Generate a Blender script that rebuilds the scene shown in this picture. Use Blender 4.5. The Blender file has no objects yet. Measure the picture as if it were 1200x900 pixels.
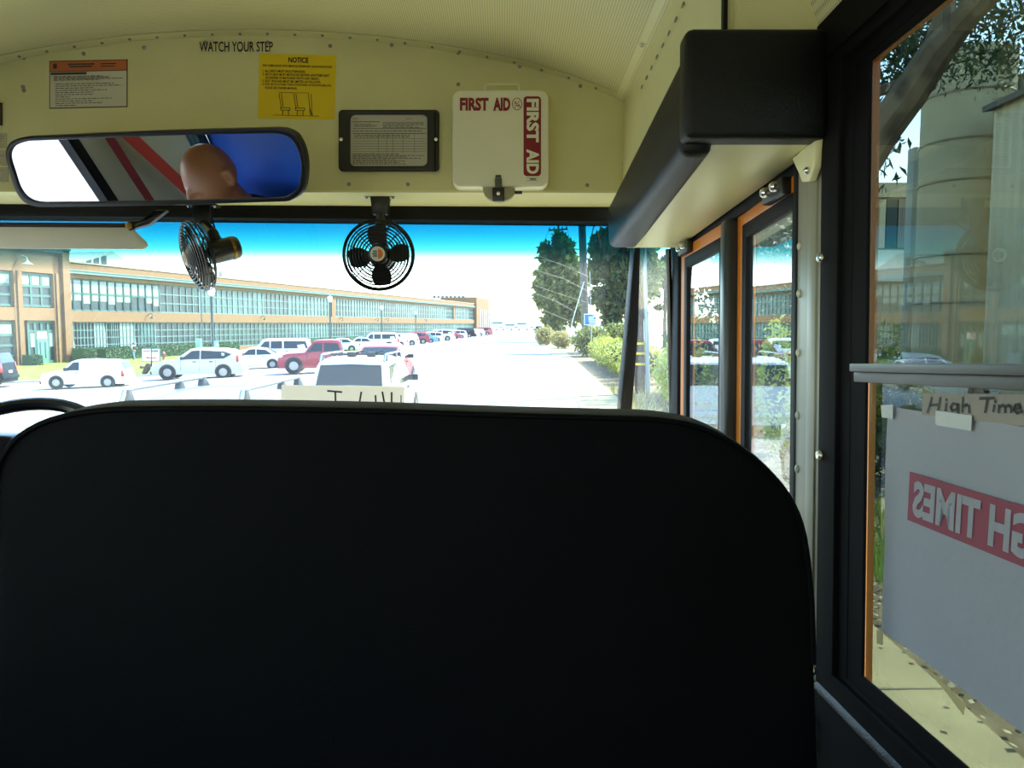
import bpy, bmesh, math, random
from math import sin, cos, pi, radians, sqrt, atan2
from mathutils import Vector, Matrix, Euler

random.seed(7)
SC = bpy.context.scene
COL = SC.collection

# ------------------------------------------------------------------ camera
F = 900.0                     # focal length in pixels of the 1200x900 frame
EYE = 2.3                     # eye height above the road under the bus
PITCH = math.atan(70 / F)     # camera looks a little down
cam_d = bpy.data.cameras.new('camera')
cam_d.sensor_width = 36.0
cam_d.lens = F * 36.0 / 1200.0
cam_d.clip_start = 0.02
cam_d.clip_end = 3000
cam = bpy.data.objects.new('camera', cam_d)
cam.location = (0, 0, EYE)
cam.rotation_euler = (pi / 2 - PITCH, 0, 0)
COL.objects.link(cam)
SC.camera = cam

# ------------------------------------------------------------------ exposure, sky, sun
SC.view_settings.view_transform = 'Standard'
SC.view_settings.look = 'None'
SC.view_settings.gamma = 1.0
SC.view_settings.use_curve_mapping = False
SC.view_settings.exposure = 2.75
SC.cycles.use_denoising = True
SC.cycles.max_bounces = 12
SC.cycles.diffuse_bounces = 6
SC.cycles.transparent_max_bounces = 24
SC.cycles.caustics_reflective = False
SC.cycles.caustics_refractive = False
SC.cycles.sample_clamp_indirect = 6.0
SUN_DIR = Vector((0.66, 0.34, 0.86)).normalized()   # towards the sun
world = bpy.data.worlds.new('sky')
SC.world = world
world.use_nodes = True
wn = world.node_tree
wn.nodes.clear()
w_out = wn.nodes.new('ShaderNodeOutputWorld')
w_bg = wn.nodes.new('ShaderNodeBackground')
w_sky = wn.nodes.new('ShaderNodeTexSky')
w_sky.sky_type = 'NISHITA'
w_sky.sun_disc = False
w_sky.sun_elevation = math.asin(SUN_DIR.z)
w_sky.sun_rotation = math.atan2(SUN_DIR.x, SUN_DIR.y)
w_sky.dust_density = 0.15
w_sky.air_density = 1.0
w_bg.inputs['Strength'].default_value = 0.22
wn.links.new(w_sky.outputs[0], w_bg.inputs[0])
wn.links.new(w_bg.outputs[0], w_out.inputs[0])
sun_d = bpy.data.lights.new('sun', 'SUN')
sun_d.energy = 3.2
sun_d.angle = radians(0.6)
sun_d.color = (1.0, 0.95, 0.86)
sun = bpy.data.objects.new('sun', sun_d)
sun.rotation_euler = (-SUN_DIR).to_track_quat('-Z', 'Y').to_euler()
sun.location = (0, 0, 60)
COL.objects.link(sun)

# ------------------------------------------------------------------ frames and rays
R_CAM = Euler((pi / 2 - PITCH, 0, 0)).to_matrix()
def wray(px, py):
    return (R_CAM @ Vector(((px - 600) / F, (450 - py) / F, -1.0)))
CAMP = Vector((0, 0, EYE))
_f = wray(590, 425).normalized()                    # the bus points a little below the street's horizon
_r = _f.cross(R_CAM @ Vector((0, 1, 0))).normalized()
_u = _r.cross(_f).normalized()
BUS = Matrix(((_r.x, _f.x, _u.x, 0), (_r.y, _f.y, _u.y, 0), (_r.z, _f.z, _u.z, EYE), (0, 0, 0, 1)))
BUSI3 = BUS.to_3x3().inverted()
def bray(px, py):
    return BUSI3 @ wray(px, py)
def bY(px, py, y):
    d = bray(px, py); return d * (y / d.y)
def bX(px, py, x):
    d = bray(px, py); return d * (x / d.x)
def bZ(px, py, z):
    d = bray(px, py); return d * (z / d.z)
def ground(x, y=0):
    """height of the ground: the street falls away to the left, the pavement is a kerb higher"""
    if x < -1.5:
        return -0.037 * min(-x - 1.5, 24.0)
    return 0.0
def wY(px, py, y):
    d = wray(px, py); return CAMP + d * (y / d.y)
def gnd(px, py):
    d = wray(px, py)
    t = -EYE / d.z
    for _ in range(30):
        p = CAMP + d * t
        t = (ground(p.x, p.y) - EYE) / d.z
    return CAMP + d * t
IDENT = Matrix.Identity(4)

# ------------------------------------------------------------------ materials
def lin(c):
    return tuple((v / 12.92 if v <= 0.04045 else ((v + 0.055) / 1.055) ** 2.4) for v in c)
def rgb(h):
    h = h.lstrip('#')
    return lin(tuple(int(h[i:i + 2], 16) / 255 for i in (0, 2, 4)))
_mats = {}
def mat(name, color, rough=0.6, metal=0.0, noise=0.0, nscale=8.0, bump=0.0, bscale=60.0, spec=0.5, coat=0.0, color2=None, trans=0.0):
    """principled material with optional colour mottling and fine bump"""
    if name in _mats: return _mats[name]
    m = bpy.data.materials.new(name); m.use_nodes = True
    nt = m.node_tree; b = nt.nodes['Principled BSDF']
    c = rgb(color) if isinstance(color, str) else color
    b.inputs['Base Color'].default_value = (*c, 1)
    b.inputs['Roughness'].default_value = rough
    b.inputs['Metallic'].default_value = metal
    b.inputs['Specular IOR Level'].default_value = spec
    b.inputs['Coat Weight'].default_value = coat
    b.inputs['Transmission Weight'].default_value = trans
    tc = nt.nodes.new('ShaderNodeTexCoord')
    if noise > 0 or color2:
        n = nt.nodes.new('ShaderNodeTexNoise'); n.inputs['Scale'].default_value = nscale; n.inputs['Detail'].default_value = 4
        nt.links.new(tc.outputs['Object'], n.inputs['Vector'])
        mx = nt.nodes.new('ShaderNodeMix'); mx.data_type = 'RGBA'
        c2 = rgb(color2) if isinstance(color2, str) else tuple(max(0, v * (1 - noise)) for v in c)
        mx.inputs[6].default_value = (*c, 1); mx.inputs[7].default_value = (*c2, 1)
        rp = nt.nodes.new('ShaderNodeMapRange'); rp.inputs[1].default_value = 0.35; rp.inputs[2].default_value = 0.65
        nt.links.new(n.outputs[0], rp.inputs[0]); nt.links.new(rp.outputs[0], mx.inputs[0])
        nt.links.new(mx.outputs[2], b.inputs['Base Color'])
    if bump > 0:
        n2 = nt.nodes.new('ShaderNodeTexNoise'); n2.inputs['Scale'].default_value = bscale; n2.inputs['Detail'].default_value = 3
        nt.links.new(tc.outputs['Object'], n2.inputs['Vector'])
        bp = nt.nodes.new('ShaderNodeBump'); bp.inputs['Strength'].default_value = bump; bp.inputs['Distance'].default_value = 0.004
        nt.links.new(n2.outputs[0], bp.inputs['Height']); nt.links.new(bp.outputs[0], b.inputs['Normal'])
    _mats[name] = m
    return m

def glass(name, tint, refl=1.0, f0=0.04, band=None, veil=0.0):
    """one face of a window pane: clear or tinted, mirror-like towards grazing angles.
    band = (z_low, z_high, colour): the blue shade strip dyed into the top of a windscreen"""
    if name in _mats: return _mats[name]
    m = bpy.data.materials.new(name); m.use_nodes = True
    nt = m.node_tree; nt.nodes.clear()
    out = nt.nodes.new('ShaderNodeOutputMaterial')
    tr = nt.nodes.new('ShaderNodeBsdfTransparent'); tr.inputs[0].default_value = (*tint, 1)
    gl = nt.nodes.new('ShaderNodeBsdfGlossy'); gl.inputs['Roughness'].default_value = 0.0
    gl.inputs[0].default_value = (refl, refl, refl, 1)
    lw = nt.nodes.new('ShaderNodeLayerWeight'); lw.inputs[0].default_value = 0.5
    pw = nt.nodes.new('ShaderNodeMath'); pw.operation = 'POWER'; pw.inputs[1].default_value = 5.0
    ml = nt.nodes.new('ShaderNodeMath'); ml.operation = 'MULTIPLY_ADD'; ml.inputs[1].default_value = 1 - f0; ml.inputs[2].default_value = f0
    mx = nt.nodes.new('ShaderNodeMixShader')
    nt.links.new(lw.outputs['Facing'], pw.inputs[0]); nt.links.new(pw.outputs[0], ml.inputs[0])
    nt.links.new(ml.outputs[0], mx.inputs[0]); nt.links.new(tr.outputs[0], mx.inputs[1]); nt.links.new(gl.outputs[0], mx.inputs[2])
    if band:
        tc = nt.nodes.new('ShaderNodeTexCoord'); sp = nt.nodes.new('ShaderNodeSeparateXYZ')
        nt.links.new(tc.outputs['Object'], sp.inputs[0])
        mr = nt.nodes.new('ShaderNodeMapRange'); pass
        mr.inputs[1].default_value = band[0]; mr.inputs[2].default_value = band[1]
        nt.links.new(sp.outputs[2], mr.inputs[0])
        cm = nt.nodes.new('ShaderNodeValToRGB'); el_ = cm.color_ramp.elements
        el_[0].position = 0; el_[0].color = (*tint, 1); el_[1].position = 1; el_[1].color = (*band[2][-1][1], 1)
        for ps_, cc in band[2][:-1]:
            e_ = el_.new(ps_); e_.color = (*cc, 1)
        nt.links.new(mr.outputs[0], cm.inputs[0]); nt.links.new(cm.outputs[0], tr.inputs[0])
    fin = mx
    if veil > 0:  # thin translucent layer added to give the windscreen a veiling glare
        df = nt.nodes.new('ShaderNodeBsdfTranslucent'); df.inputs[0].default_value = (0.9, 0.95, 0.95, 1)
        m2 = nt.nodes.new('ShaderNodeMixShader'); m2.inputs[0].default_value = veil
        nt.links.new(mx.outputs[0], m2.inputs[1]); nt.links.new(df.outputs[0], m2.inputs[2]); fin = m2
    nt.links.new(fin.outputs[0], out.inputs[0])
    _mats[name] = m
    return m

# ------------------------------------------------------------------ mesh builder
class MB:
    def __init__(s): s.v = []; s.f = []; s.mi = []; s.cur = 0
    def add(s, vs, fs):
        b = len(s.v); s.v.extend(Vector(v) for v in vs)
        for f in fs: s.f.append(tuple(b + i for i in f)); s.mi.append(s.cur)
        return s
    def box(s, x0, x1, y0, y1, z0, z1):
        return s.add([(x0, y0, z0), (x1, y0, z0), (x1, y1, z0), (x0, y1, z0), (x0, y0, z1), (x1, y0, z1), (x1, y1, z1), (x0, y1, z1)],
                     [(0, 3, 2, 1), (4, 5, 6, 7), (0, 1, 5, 4), (1, 2, 6, 5), (2, 3, 7, 6), (3, 0, 4, 7)])
    def hexa(s, p):
        return s.add(p, [(0, 3, 2, 1), (4, 5, 6, 7), (0, 1, 5, 4), (1, 2, 6, 5), (2, 3, 7, 6), (3, 0, 4, 7)])
    def prism(s, poly, off):
        """closed polygon (3D points) pushed along off"""
        n = len(poly); off = Vector(off); a = [Vector(p) for p in poly]
        return s.add(a + [p + off for p in a], [tuple(range(n))[::-1], tuple(range(n, 2 * n))] + [(i, (i + 1) % n, n + (i + 1) % n, n + i) for i in range(n)])
    def ring(s, outer, inner, off):
        """frame between two closed outlines of equal count, pushed along off"""
        n = len(outer); off = Vector(off)
        o = [Vector(p) for p in outer]; i_ = [Vector(p) for p in inner]
        vs = o + i_ + [p + off for p in o] + [p + off for p in i_]
        fs = []
        for k in range(n):
            j = (k + 1) % n
            fs += [(k, n + k, n + j, j), (2 * n + k, 2 * n + j, 3 * n + j, 3 * n + k), (k, j, 2 * n + j, 2 * n + k), (n + k, 3 * n + k, 3 * n + j, n + j)]
        return s.add(vs, fs)
    def tube(s, path, r, n=8, closed=False, caps=True):
        pts = [Vector(p) for p in path]; m = len(pts)
        rr = r if isinstance(r, (list, tuple)) else [r] * m
        rings = []
        t0 = None; up = None
        for i, p in enumerate(pts):
            if closed: t = (pts[(i + 1) % m] - pts[i - 1])
            else: t = pts[min(i + 1, m - 1)] - pts[max(i - 1, 0)]
            if t.length < 1e-9: t = Vector((0, 0, 1))
            t.normalize()
            if up is None:
                up = Vector((0, 0, 1)) if abs(t.z) < 0.9 else Vector((1, 0, 0))
            a = up - t * up.dot(t)
            if a.length < 1e-6: a = t.orthogonal()
            a.normalize(); up = a; b = t.cross(a)
            rings.append([p + (a * cos(2 * pi * k / n) + b * sin(2 * pi * k / n)) * rr[i] for k in range(n)])
        vs = [v for rg in rings for v in rg]; fs = []
        for i in range(m if closed else m - 1):
            j = (i + 1) % m
            for k in range(n):
                l = (k + 1) % n
                fs.append((i * n + k, i * n + l, j * n + l, j * n + k))
        if caps and not closed:
            fs.append(tuple(range(n))[::-1]); fs.append(tuple((m - 1) * n + k for k in range(n)))
        return s.add(vs, fs)
    def lathe(s, prof, origin=(0, 0, 0), axis=(0, 0, 1), n=24):
        """profile of (radius, height) about an axis"""
        ax = Vector(axis).normalized(); a = ax.orthogonal().normalized(); b = ax.cross(a); o = Vector(origin)
        vs = []; fs = []
        for r, h in prof:
            for k in range(n):
                t = 2 * pi * k / n
                vs.append(o + ax * h + (a * cos(t) + b * sin(t)) * max(r, 1e-5))
        for i in range(len(prof) - 1):
            for k in range(n):
                l = (k + 1) % n
                fs.append((i * n + k, i * n + l, (i + 1) * n + l, (i + 1) * n + k))
        fs.append(tuple(range(n))[::-1]); fs.append(tuple((len(prof) - 1) * n + k for k in range(n)))
        return s.add(vs, fs)
    def grid(s, rows, wrap=False):
        """rows of 3D points of equal length, skinned"""
        m = len(rows); n = len(rows[0]); fs = []
        for i in range(m - 1):
            for k in range(n if wrap else n - 1):
                l = (k + 1) % n
                fs.append((i * n + k, i * n + l, (i + 1) * n + l, (i + 1) * n + k))
        return s.add([p for r in rows for p in r], fs)
    def quad(s, a, b, c, d):
        return s.add([a, b, c, d], [(0, 1, 2, 3)])
    def poly(s, pts):
        return s.add(pts, [tuple(range(len(pts)))])
    def ball(s, c, r, nu=12, nv=8):
        c = Vector(c); r = Vector(r if isinstance(r, (tuple, list)) else (r, r, r)); rows = []
        for i in range(nv + 1):
            t = pi * i / nv
            rows.append([c + Vector((r.x * sin(t) * cos(2 * pi * k / nu), r.y * sin(t) * sin(2 * pi * k / nu), r.z * cos(t))) for k in range(nu)])
        return s.grid(rows, wrap=True)
    def build(s, name, mats, parent=None, bevel=0.0, segs=2, smooth=35, base=None, frame=None, recalc=True):
        me = bpy.data.meshes.new(name)
        root = parent
        while root is not None and root.parent is not None: root = root.parent
        if base is None: base = Vector(root['_base']) if (root is not None and '_base' in root) else Vector((0, 0, 0))
        base = Vector(base)
        me.from_pydata([tuple(v - base) for v in s.v], [], s.f)
        for p, i in zip(me.polygons, s.mi): p.material_index = i
        for m_ in (mats if isinstance(mats, (list, tuple)) else [mats]): me.materials.append(m_)
        bm = bmesh.new(); bm.from_mesh(me)
        bmesh.ops.remove_doubles(bm, verts=bm.verts, dist=1e-6)
        if recalc: bmesh.ops.recalc_face_normals(bm, faces=bm.faces)
        if bevel > 0:
            es = [e for e in bm.edges if len(e.link_faces) == 2 and e.calc_face_angle(0) > radians(30)]
            bmesh.ops.bevel(bm, geom=es, offset=bevel, segments=segs, profile=0.5, affect='EDGES', clamp_overlap=True)
        bm.to_mesh(me); bm.free()
        if smooth:
            for p in me.polygons: p.use_smooth = True
            me.set_sharp_from_angle(angle=radians(smooth))
        o = bpy.data.objects.new(name, me); COL.objects.link(o)
        if parent is not None:
            o.parent = parent
        else:
            fr = FRAME if frame is None else frame
            o.matrix_world = fr @ Matrix.Translation(base)
        return o

FRAME = IDENT
def thing(name, label, cat, base=(0, 0, 0), group=None, frame=None):
    o = bpy.data.objects.new(name, None); COL.objects.link(o)
    o.empty_display_size = 0.1
    o['_base'] = tuple(base)
    o.matrix_world = (FRAME if frame is None else frame) @ Matrix.Translation(Vector(base))
    return tag(o, label, cat, group)
def tag(o, label, cat, group=None):
    o['label'] = label; o['category'] = cat
    if group: o['group'] = group
    return o
def struct(o):
    o['kind'] = 'structure'; return o

def text_polys(body, offset=0.0):
    """letter outlines as filled polygons in a unit box"""
    cu = bpy.data.curves.new('t', 'FONT'); cu.body = body; cu.offset = offset; cu.resolution_u = 3
    ob = bpy.data.objects.new('t', cu); COL.objects.link(ob)
    dg = bpy.context.evaluated_depsgraph_get()
    me = bpy.data.meshes.new_from_object(ob.evaluated_get(dg))
    vs = [v.co.copy() for v in me.vertices]; fs = [tuple(p.vertices) for p in me.polygons]
    bpy.data.objects.remove(ob); bpy.data.curves.remove(cu); bpy.data.meshes.remove(me)
    x0 = min(v.x for v in vs); x1 = max(v.x for v in vs); y0 = min(v.y for v in vs); y1 = max(v.y for v in vs)
    return [((v.x - x0) / (x1 - x0), (v.y - y0) / (y1 - y0)) for v in vs], fs
def put_text(mb, body, o, ex, ey, offset=0.0, lift=(0, 0, 0)):
    """writes body in the parallelogram o, o+ex, o+ey"""
    vs, fs = text_polys(body, offset); o = Vector(o); ex = Vector(ex); ey = Vector(ey); l = Vector(lift)
    mb.add([o + ex * u + ey * v + l for u, v in vs], fs)
def rrect(x0, x1, y0, y1, r, n=6):
    """rounded rectangle outline in 2D"""
    out = []
    for cx, cy, a0 in ((x1 - r, y1 - r, 0), (x0 + r, y1 - r, 90), (x0 + r, y0 + r, 180), (x1 - r, y0 + r, 270)):
        for k in range(n + 1):
            a = radians(a0 + 90 * k / n); out.append((cx + r * cos(a), cy + r * sin(a)))
    return out
# ================================================================== BUS (bus axes: X right, Y forward, Z up, origin at the eye)
FRAME = BUS
D = 2.15                     # front bulkhead
XR, XL = 0.48, -1.82         # side walls
CX = 0.5 * (XR + XL)
ZF = -1.22                   # floor
YB = -5.0                    # rear

M_beige = mat('cream_paint', '#dfdaa4', 0.5, bump=0.25, bscale=160, noise=0.06, nscale=5)
M_beige_gloss = mat('cream_trim', '#e8e4b6', 0.35)
M_grey_panel = mat('pale_grey_panel', '#b2b2a0', 0.4, noise=0.05, nscale=6)
M_black = mat('black_rubber', '#0b0b0c', 0.6, spec=.2)
M_blackp = mat('black_plastic', '#101012', 0.35)
M_blackm = mat('black_metal', '#0b0b0c', 0.3, spec=0.6)
M_vinyl = mat('black_vinyl', '#030405', 0.6, bump=0.3, bscale=420, spec=0.06)
M_pad = mat('charcoal_vinyl', '#090a0c', 0.45, bump=0.3, bscale=350, spec=.3)
M_orange = mat('school_bus_orange', '#c9761a', 0.35)
M_alu = mat('grey_aluminium', '#8b8d88', 0.4, metal=0.6)
M_chrome = mat('bright_steel', '#d8d8d6', 0.22, metal=1.0)
M_floor = mat('ribbed_floor', '#a39f90', 0.7)  # coloured paler than black rubber so the unseen floor bounces more light
M_white = mat('white_enamel', '#efecd6', 0.4)
M_red = mat('dark_red_print', '#8a0f22', 0.5)
M_ink = mat('black_print', '#161310', 0.6)
M_paper = mat('paper', '#cfcab4', 0.8)
M_yellow = mat('yellow_sticker', '#eccb00', 0.5)

def perforated():
    m = mat('perforated_headliner', '#e0dcac', 0.55)
    nt = m.node_tree; b = nt.nodes['Principled BSDF']
    tc = nt.nodes.new('ShaderNodeTexCoord')
    vm = nt.nodes.new('ShaderNodeVectorMath'); vm.operation = 'SCALE'; vm.inputs[3].default_value = 170.0
    fr = nt.nodes.new('ShaderNodeVectorMath'); fr.operation = 'FRACTION'
    sb = nt.nodes.new('ShaderNodeVectorMath'); sb.operation = 'SUBTRACT'; sb.inputs[1].default_value = (0.5, 0.5, 0)
    mu = nt.nodes.new('ShaderNodeVectorMath'); mu.operation = 'MULTIPLY'; mu.inputs[1].default_value = (1, 1, 0)
    ln = nt.nodes.new('ShaderNodeVectorMath'); ln.operation = 'LENGTH'
    mr = nt.nodes.new('ShaderNodeMapRange'); mr.inputs[1].default_value = 0.2; mr.inputs[2].default_value = 0.3
    mx = nt.nodes.new('ShaderNodeMix'); mx.data_type = 'RGBA'
    mx.inputs[6].default_value = (*rgb('#a89c6e'), 1); mx.inputs[7].default_value = (*rgb('#e0dcac'), 1)
    L = nt.links.new
    L(tc.outputs['Object'], vm.inputs[0]); L(vm.outputs[0], fr.inputs[0]); L(fr.outputs[0], sb.inputs[0]); L(sb.outputs[0], mu.inputs[0])
    L(mu.outputs[0], ln.inputs[0]); L(ln.outputs['Value'], mr.inputs[0]); L(mr.outputs[0], mx.inputs[0]); L(mx.outputs[2], b.inputs['Base Color'])
    return m
M_perf = perforated()

# panes: each face of a pane takes the square root of the tint
G_front = glass('windscreen_glass', (0.88, 0.92, 0.91), band=(0.283, 0.43, [(.2, (.5, .62, .62)), (.43, (.128, .352, .37)), (.63, (.065, .30, .35)), (1, (.03, .207, .295))]), veil=0.009)
G_side = glass('tinted_side_glass', (0.42, 0.465, 0.43), f0=0.032)
G_left = glass('left_side_glass', (.93, .95, .94))
G_door = glass('door_glass', (0.76, 0.81, 0.80), f0=0.075)

# ---- ceiling: arched headliner, extruded along the bus
half = [(1.15, .49), (1.135, .53), (1.10, .61), (1.05, .68), (.985, .738), (.85, .788), (.707, .828), (.53, .862), (.35, .887), (.17, .900)]
arch = [(CX - u, z) for u, z in half] + [(CX, .904)] + [(CX + u, z) for u, z in half[::-1]]
def arch_mesh(y0, y1, t):
    mb = MB(); poly = arch + [(x + (x - CX) * t / 1.15, z + t) for x, z in arch[::-1]]
    mb.prism([(x, y0, z) for x, z in poly], (0, y1 - y0, 0)); return mb
mb = MB()
rows = [[(x, y, z) for x, z in arch] for y in (YB, D + 0.2)]
rows_t = [[(x + (x - CX) * .05, y, z + .05) for x, z in arch[::-1]] for y in (YB, D + 0.2)]
mb.grid([a + b for a, b in zip(rows, rows_t)], wrap=True)
struct(mb.build('ceiling', M_perf))
# flange strip where the headliner meets the bulkhead, with its screws
mb = MB(); sb = MB()
arc2 = [(x, z) for x, z in arch if z > .7]
mb.grid([[(x, D - .0, z - .004) for x, z in arc2], [(x, D - .035, z - .004) for x, z in arc2], [(x, D - .035, z - .001) for x, z in arc2]])
for k in range(1, 60):
    x = XL + .2 + k * .075
    if x > .32: break
    z = next((a[1] + (b[1] - a[1]) * (x - a[0]) / (b[0] - a[0])) for a, b in zip(arch, arch[1:]) if a[0] <= x <= b[0])
    sb.ball((x, D - .018, z - .005), .0042, 8, 5)
fl = struct(mb.build('trim_1', M_beige)); sb.build('screw_row', M_alu, fl)

# ---- wall_front: bulkhead over the windscreen
P = lambda px, py: bY(px, py, D)
low = [P(-330, 224.5), P(735, 226.5)]
mb = MB()
pts = [(x, D, z) for x, z in arch if z > .45]
poly = [(XL, D, low[0].z), (XR, D, low[1].z)] + [(XR, D, .45)] + pts[::-1] + [(XL, D, .45)]
poly = [(XL, D, low[0].z), (XR, D, low[1].z)] + [(x, D, z) for x, z in arch[::-1] if z > low[1].z + .01]
mb.prism(poly, (0, .03, 0))
wf = struct(mb.build('wall_front', M_beige, smooth=0))
sb = MB()
for px, py in ((28, 106), (98, 63), (169, 56), (241, 50), (314, 50), (387, 54), (459, 53), (537, 62), (609, 78), (680, 101), (537, 99), (28, 68), (27, 102), (478, 216), (409, 216), (688, 217)):
    p = P(px, py); sb.lathe([(.0055, 0), (.0055, .0015), (.003, .003), (0.0, .003)], (p.x, D, p.z), (0, -1, 0), 10)
sb.build('screw_row', M_alu, wf)

# ---- soffit under the bulkhead, lit from below, and the black header gasket
a0, a1 = low
z_s0, z_s1 = bY(-330, 240, 2.30).z, bY(735, 245, 2.30).z
mb = MB()
mb.hexa([(XL, D - .004, a0.z), (XR, D - .004, a1.z), (XR, 2.31, z_s1), (XL, 2.31, z_s0),
         (XL, D - .004, a0.z + .006), (XR, D - .004, a1.z + .006), (XR, 2.31, z_s1 + .006), (XL, 2.31, z_s0 + .006)])
struct(mb.build('trim_2', M_beige_gloss, smooth=0))

# ---- window_1: windscreen
def wsY(z): return 2.33 + .34 * (.42 - z)
w1 = thing('window_1', 'x', 'x'); struct(w1); del w1['label'], w1['category']
zt0, zt1 = bY(-330, 253, 2.3).z, bY(735, 262, 2.3).z
mb = MB()   # header gasket
mb.hexa([(XL, 2.28, zt0), (.46, 2.28, zt1), (.46, 2.36, zt1 - .0), (XL, 2.36, zt0),
         (XL, 2.28, z_s0 + .004), (.46, 2.28, z_s1 + .004), (.46, 2.36, z_s1 + .01), (XL, 2.36, z_s0 + .01)])
mb.build('gasket', M_black, w1, bevel=.006)
mb = MB()
zb = -.72
def wpane(x0, x1, z0, z1, th=.005):
    return [(x0, wsY(z0), z0), (x1, wsY(z0), z0), (x1, wsY(z1), z1), (x0, wsY(z1), z1)]
mb.prism(wpane(XL + .03, .40, zb, .44), (0, .006, .002))
mb.build('pane', G_front, w1, smooth=0)
mb = MB()   # corner post between windscreen and quarter glass
pb, pt = bray(735, 470), bray(747, 285)
def onws(px, py):
    d = bray(px, py); t = (2.33 + .34 * .42) / (d.y + .34 * d.z); return d * t
A = [onws(727, 478), onws(741, 478), onws(758, 270), onws(745, 270)]
dn = (A[3] - A[0]); k = 1.6
A[0] = A[3] - dn * k; A[1] = A[2] - (A[2] - A[1]) * k
mb.prism(A, (0, .07, .02))
mb.build('corner_post', M_black, w1, bevel=.006)
mb = MB(); mb.hexa([(XL, 2.40, zb - .5), (.5, 2.40, zb - .5), (.5, wsY(zb) + .05, zb - .5), (XL, wsY(zb) + .05, zb - .5), (XL, wsY(zb) - .03, zb), (.5, wsY(zb) - .03, zb), (.5, wsY(zb) + .05, zb), (XL, wsY(zb) + .05, zb)])
mb.build('lower_cowl', M_black, w1)
M_scr = mat('scratch_white', '#dfe6e6', .5, trans=0.0); _nt = M_scr.node_tree
_t = _nt.nodes.new('ShaderNodeBsdfTransparent'); _x = _nt.nodes.new('ShaderNodeMixShader'); _x.inputs[0].default_value = .62
_nt.links.new(_nt.nodes['Principled BSDF'].outputs[0], _x.inputs[1]); _nt.links.new(_t.outputs[0], _x.inputs[2]); _nt.links.new(_x.outputs[0], _nt.nodes['Material Output'].inputs[0])
mb = MB()
for a, b, c in (((627, 298), (660, 311), (690, 324)), ((626, 316), (660, 326), (689, 341)), ((626, 334), (658, 345), (687, 354)), ((628, 344), (650, 352), (672, 364)), ((632, 361), (648, 368), (668, 376)), ((634, 304), (655, 308), (676, 316))):
    mb.tube([onws(*q) + Vector((0, -.003, -.001)) for q in (a, b, c)], .0004, 4)
mb.build('wiper_scratches', M_scr, w1)
# window_2: quarter glass between windscreen and door
w2 = thing('window_2', 'x', 'x'); struct(w2); del w2['label'], w2['category']
mb = MB()
mb.prism([(.415, 2.46, -.75), (.50, 2.27, -.75), (.50, 2.21, .44), (.415, 2.33, .44)], (.005, .003, 0))
mb.build('pane', G_front, w2, smooth=0)
mb = MB(); mb.box(.482, .53, 2.13, 2.235, -1.2, .46); mb.build('jamb', M_black, w2, bevel=.008)
mb = MB(); mb.tube([bY(783, 292, 2.2), bY(787, 470, 2.22), bY(788, 600, 2.24)], .008); mb.build('seal', M_blackm, w2)

# ---- dashboard under the windscreen, coloured pale to bounce light up at the soffit
mb = MB()
rows = []
for x in (XL + .01, -1.5, -.7, .2, .44):
    rows.append([(x, 2.05, -1.2), (x, 2.02, -.46), (x, 2.06, -.40), (x, 2.25, -.37), (x, 2.55, -.42), (x, 2.56, -.9), (x, 2.5, -1.2)])
mb.grid(rows); mb.poly(rows[0]); mb.poly(rows[-1])
tag(mb.build('dashboard', mat('dash_bounce_cream', '#c4b98e', .6, bump=.2, bscale=200)), 'pale light-bouncing moulded dashboard running below the windscreen', 'dashboard')

# ---- floor
mb = MB(); mb.box(XL, XR, YB, 2.5, ZF - .08, ZF); struct(mb.build('floor', M_floor))

# ---- right wall: pillar, frames, lower wall, header above the side windows
def wall_panel(name, boxes, m, bev=0.0):
    mb = MB()
    for b in boxes: mb.box(*b)
    return struct(mb.build(name, m, bevel=bev, smooth=30))
wr = wall_panel('wall_right', [(XR, XR + .05, -.3, 1.19, ZF, -.49), (XR - .008, XR + .05, YB, 1.165, .445, .505)], mat('window_rubber', '#09090a', .75, spec=.12))
mb = MB(); mb.box(XR, XR + .05, YB, -.3, ZF, -.49)
for y in (.0, -1.0, -2.0, -3.0, -4.0): mb.box(XR, XR + .05, y - .07, y + .07, -.49, .405)
mb.box(XR, XR + .05, YB, -4.9, -.49, .405)
mb.build('window_posts', M_grey_panel, wr)
# pillar between the door and the first side window
mb = MB()
mb.box(XR, XR + .045, 1.148, 1.268, ZF, .47)
mb.box(XR - .004, XR + .02, 1.172, 1.205, ZF, .335)
M_pillar = mat('pillar_paint', '#8b8b7b', .4, noise=.05, nscale=6)
pl = struct(mb.build('wall_right_pillar', M_pillar, bevel=.003))
sb = MB()
for py in (287, 343, 413, 488, 552, 618): 
    p = bX(941, py, XR); sb.ball((XR, 1.245, p.z), (.004, .007, .007), 10, 6)
sb.build('rivet_row', M_grey_panel, pl)
sb = MB()
for px, py in ((967, 302), (966, 533), (958, 758), (957, 785), (957, 843), (957, 868)):
    p = bX(px, py, XR); sb.lathe([(.008, 0), (.008, .004), (.006, .007), (0, .008)], (XR - .004, p.y, p.z), (-1, 0, 0), 12)
sb.build('bolt_row', M_chrome, pl)

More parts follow.
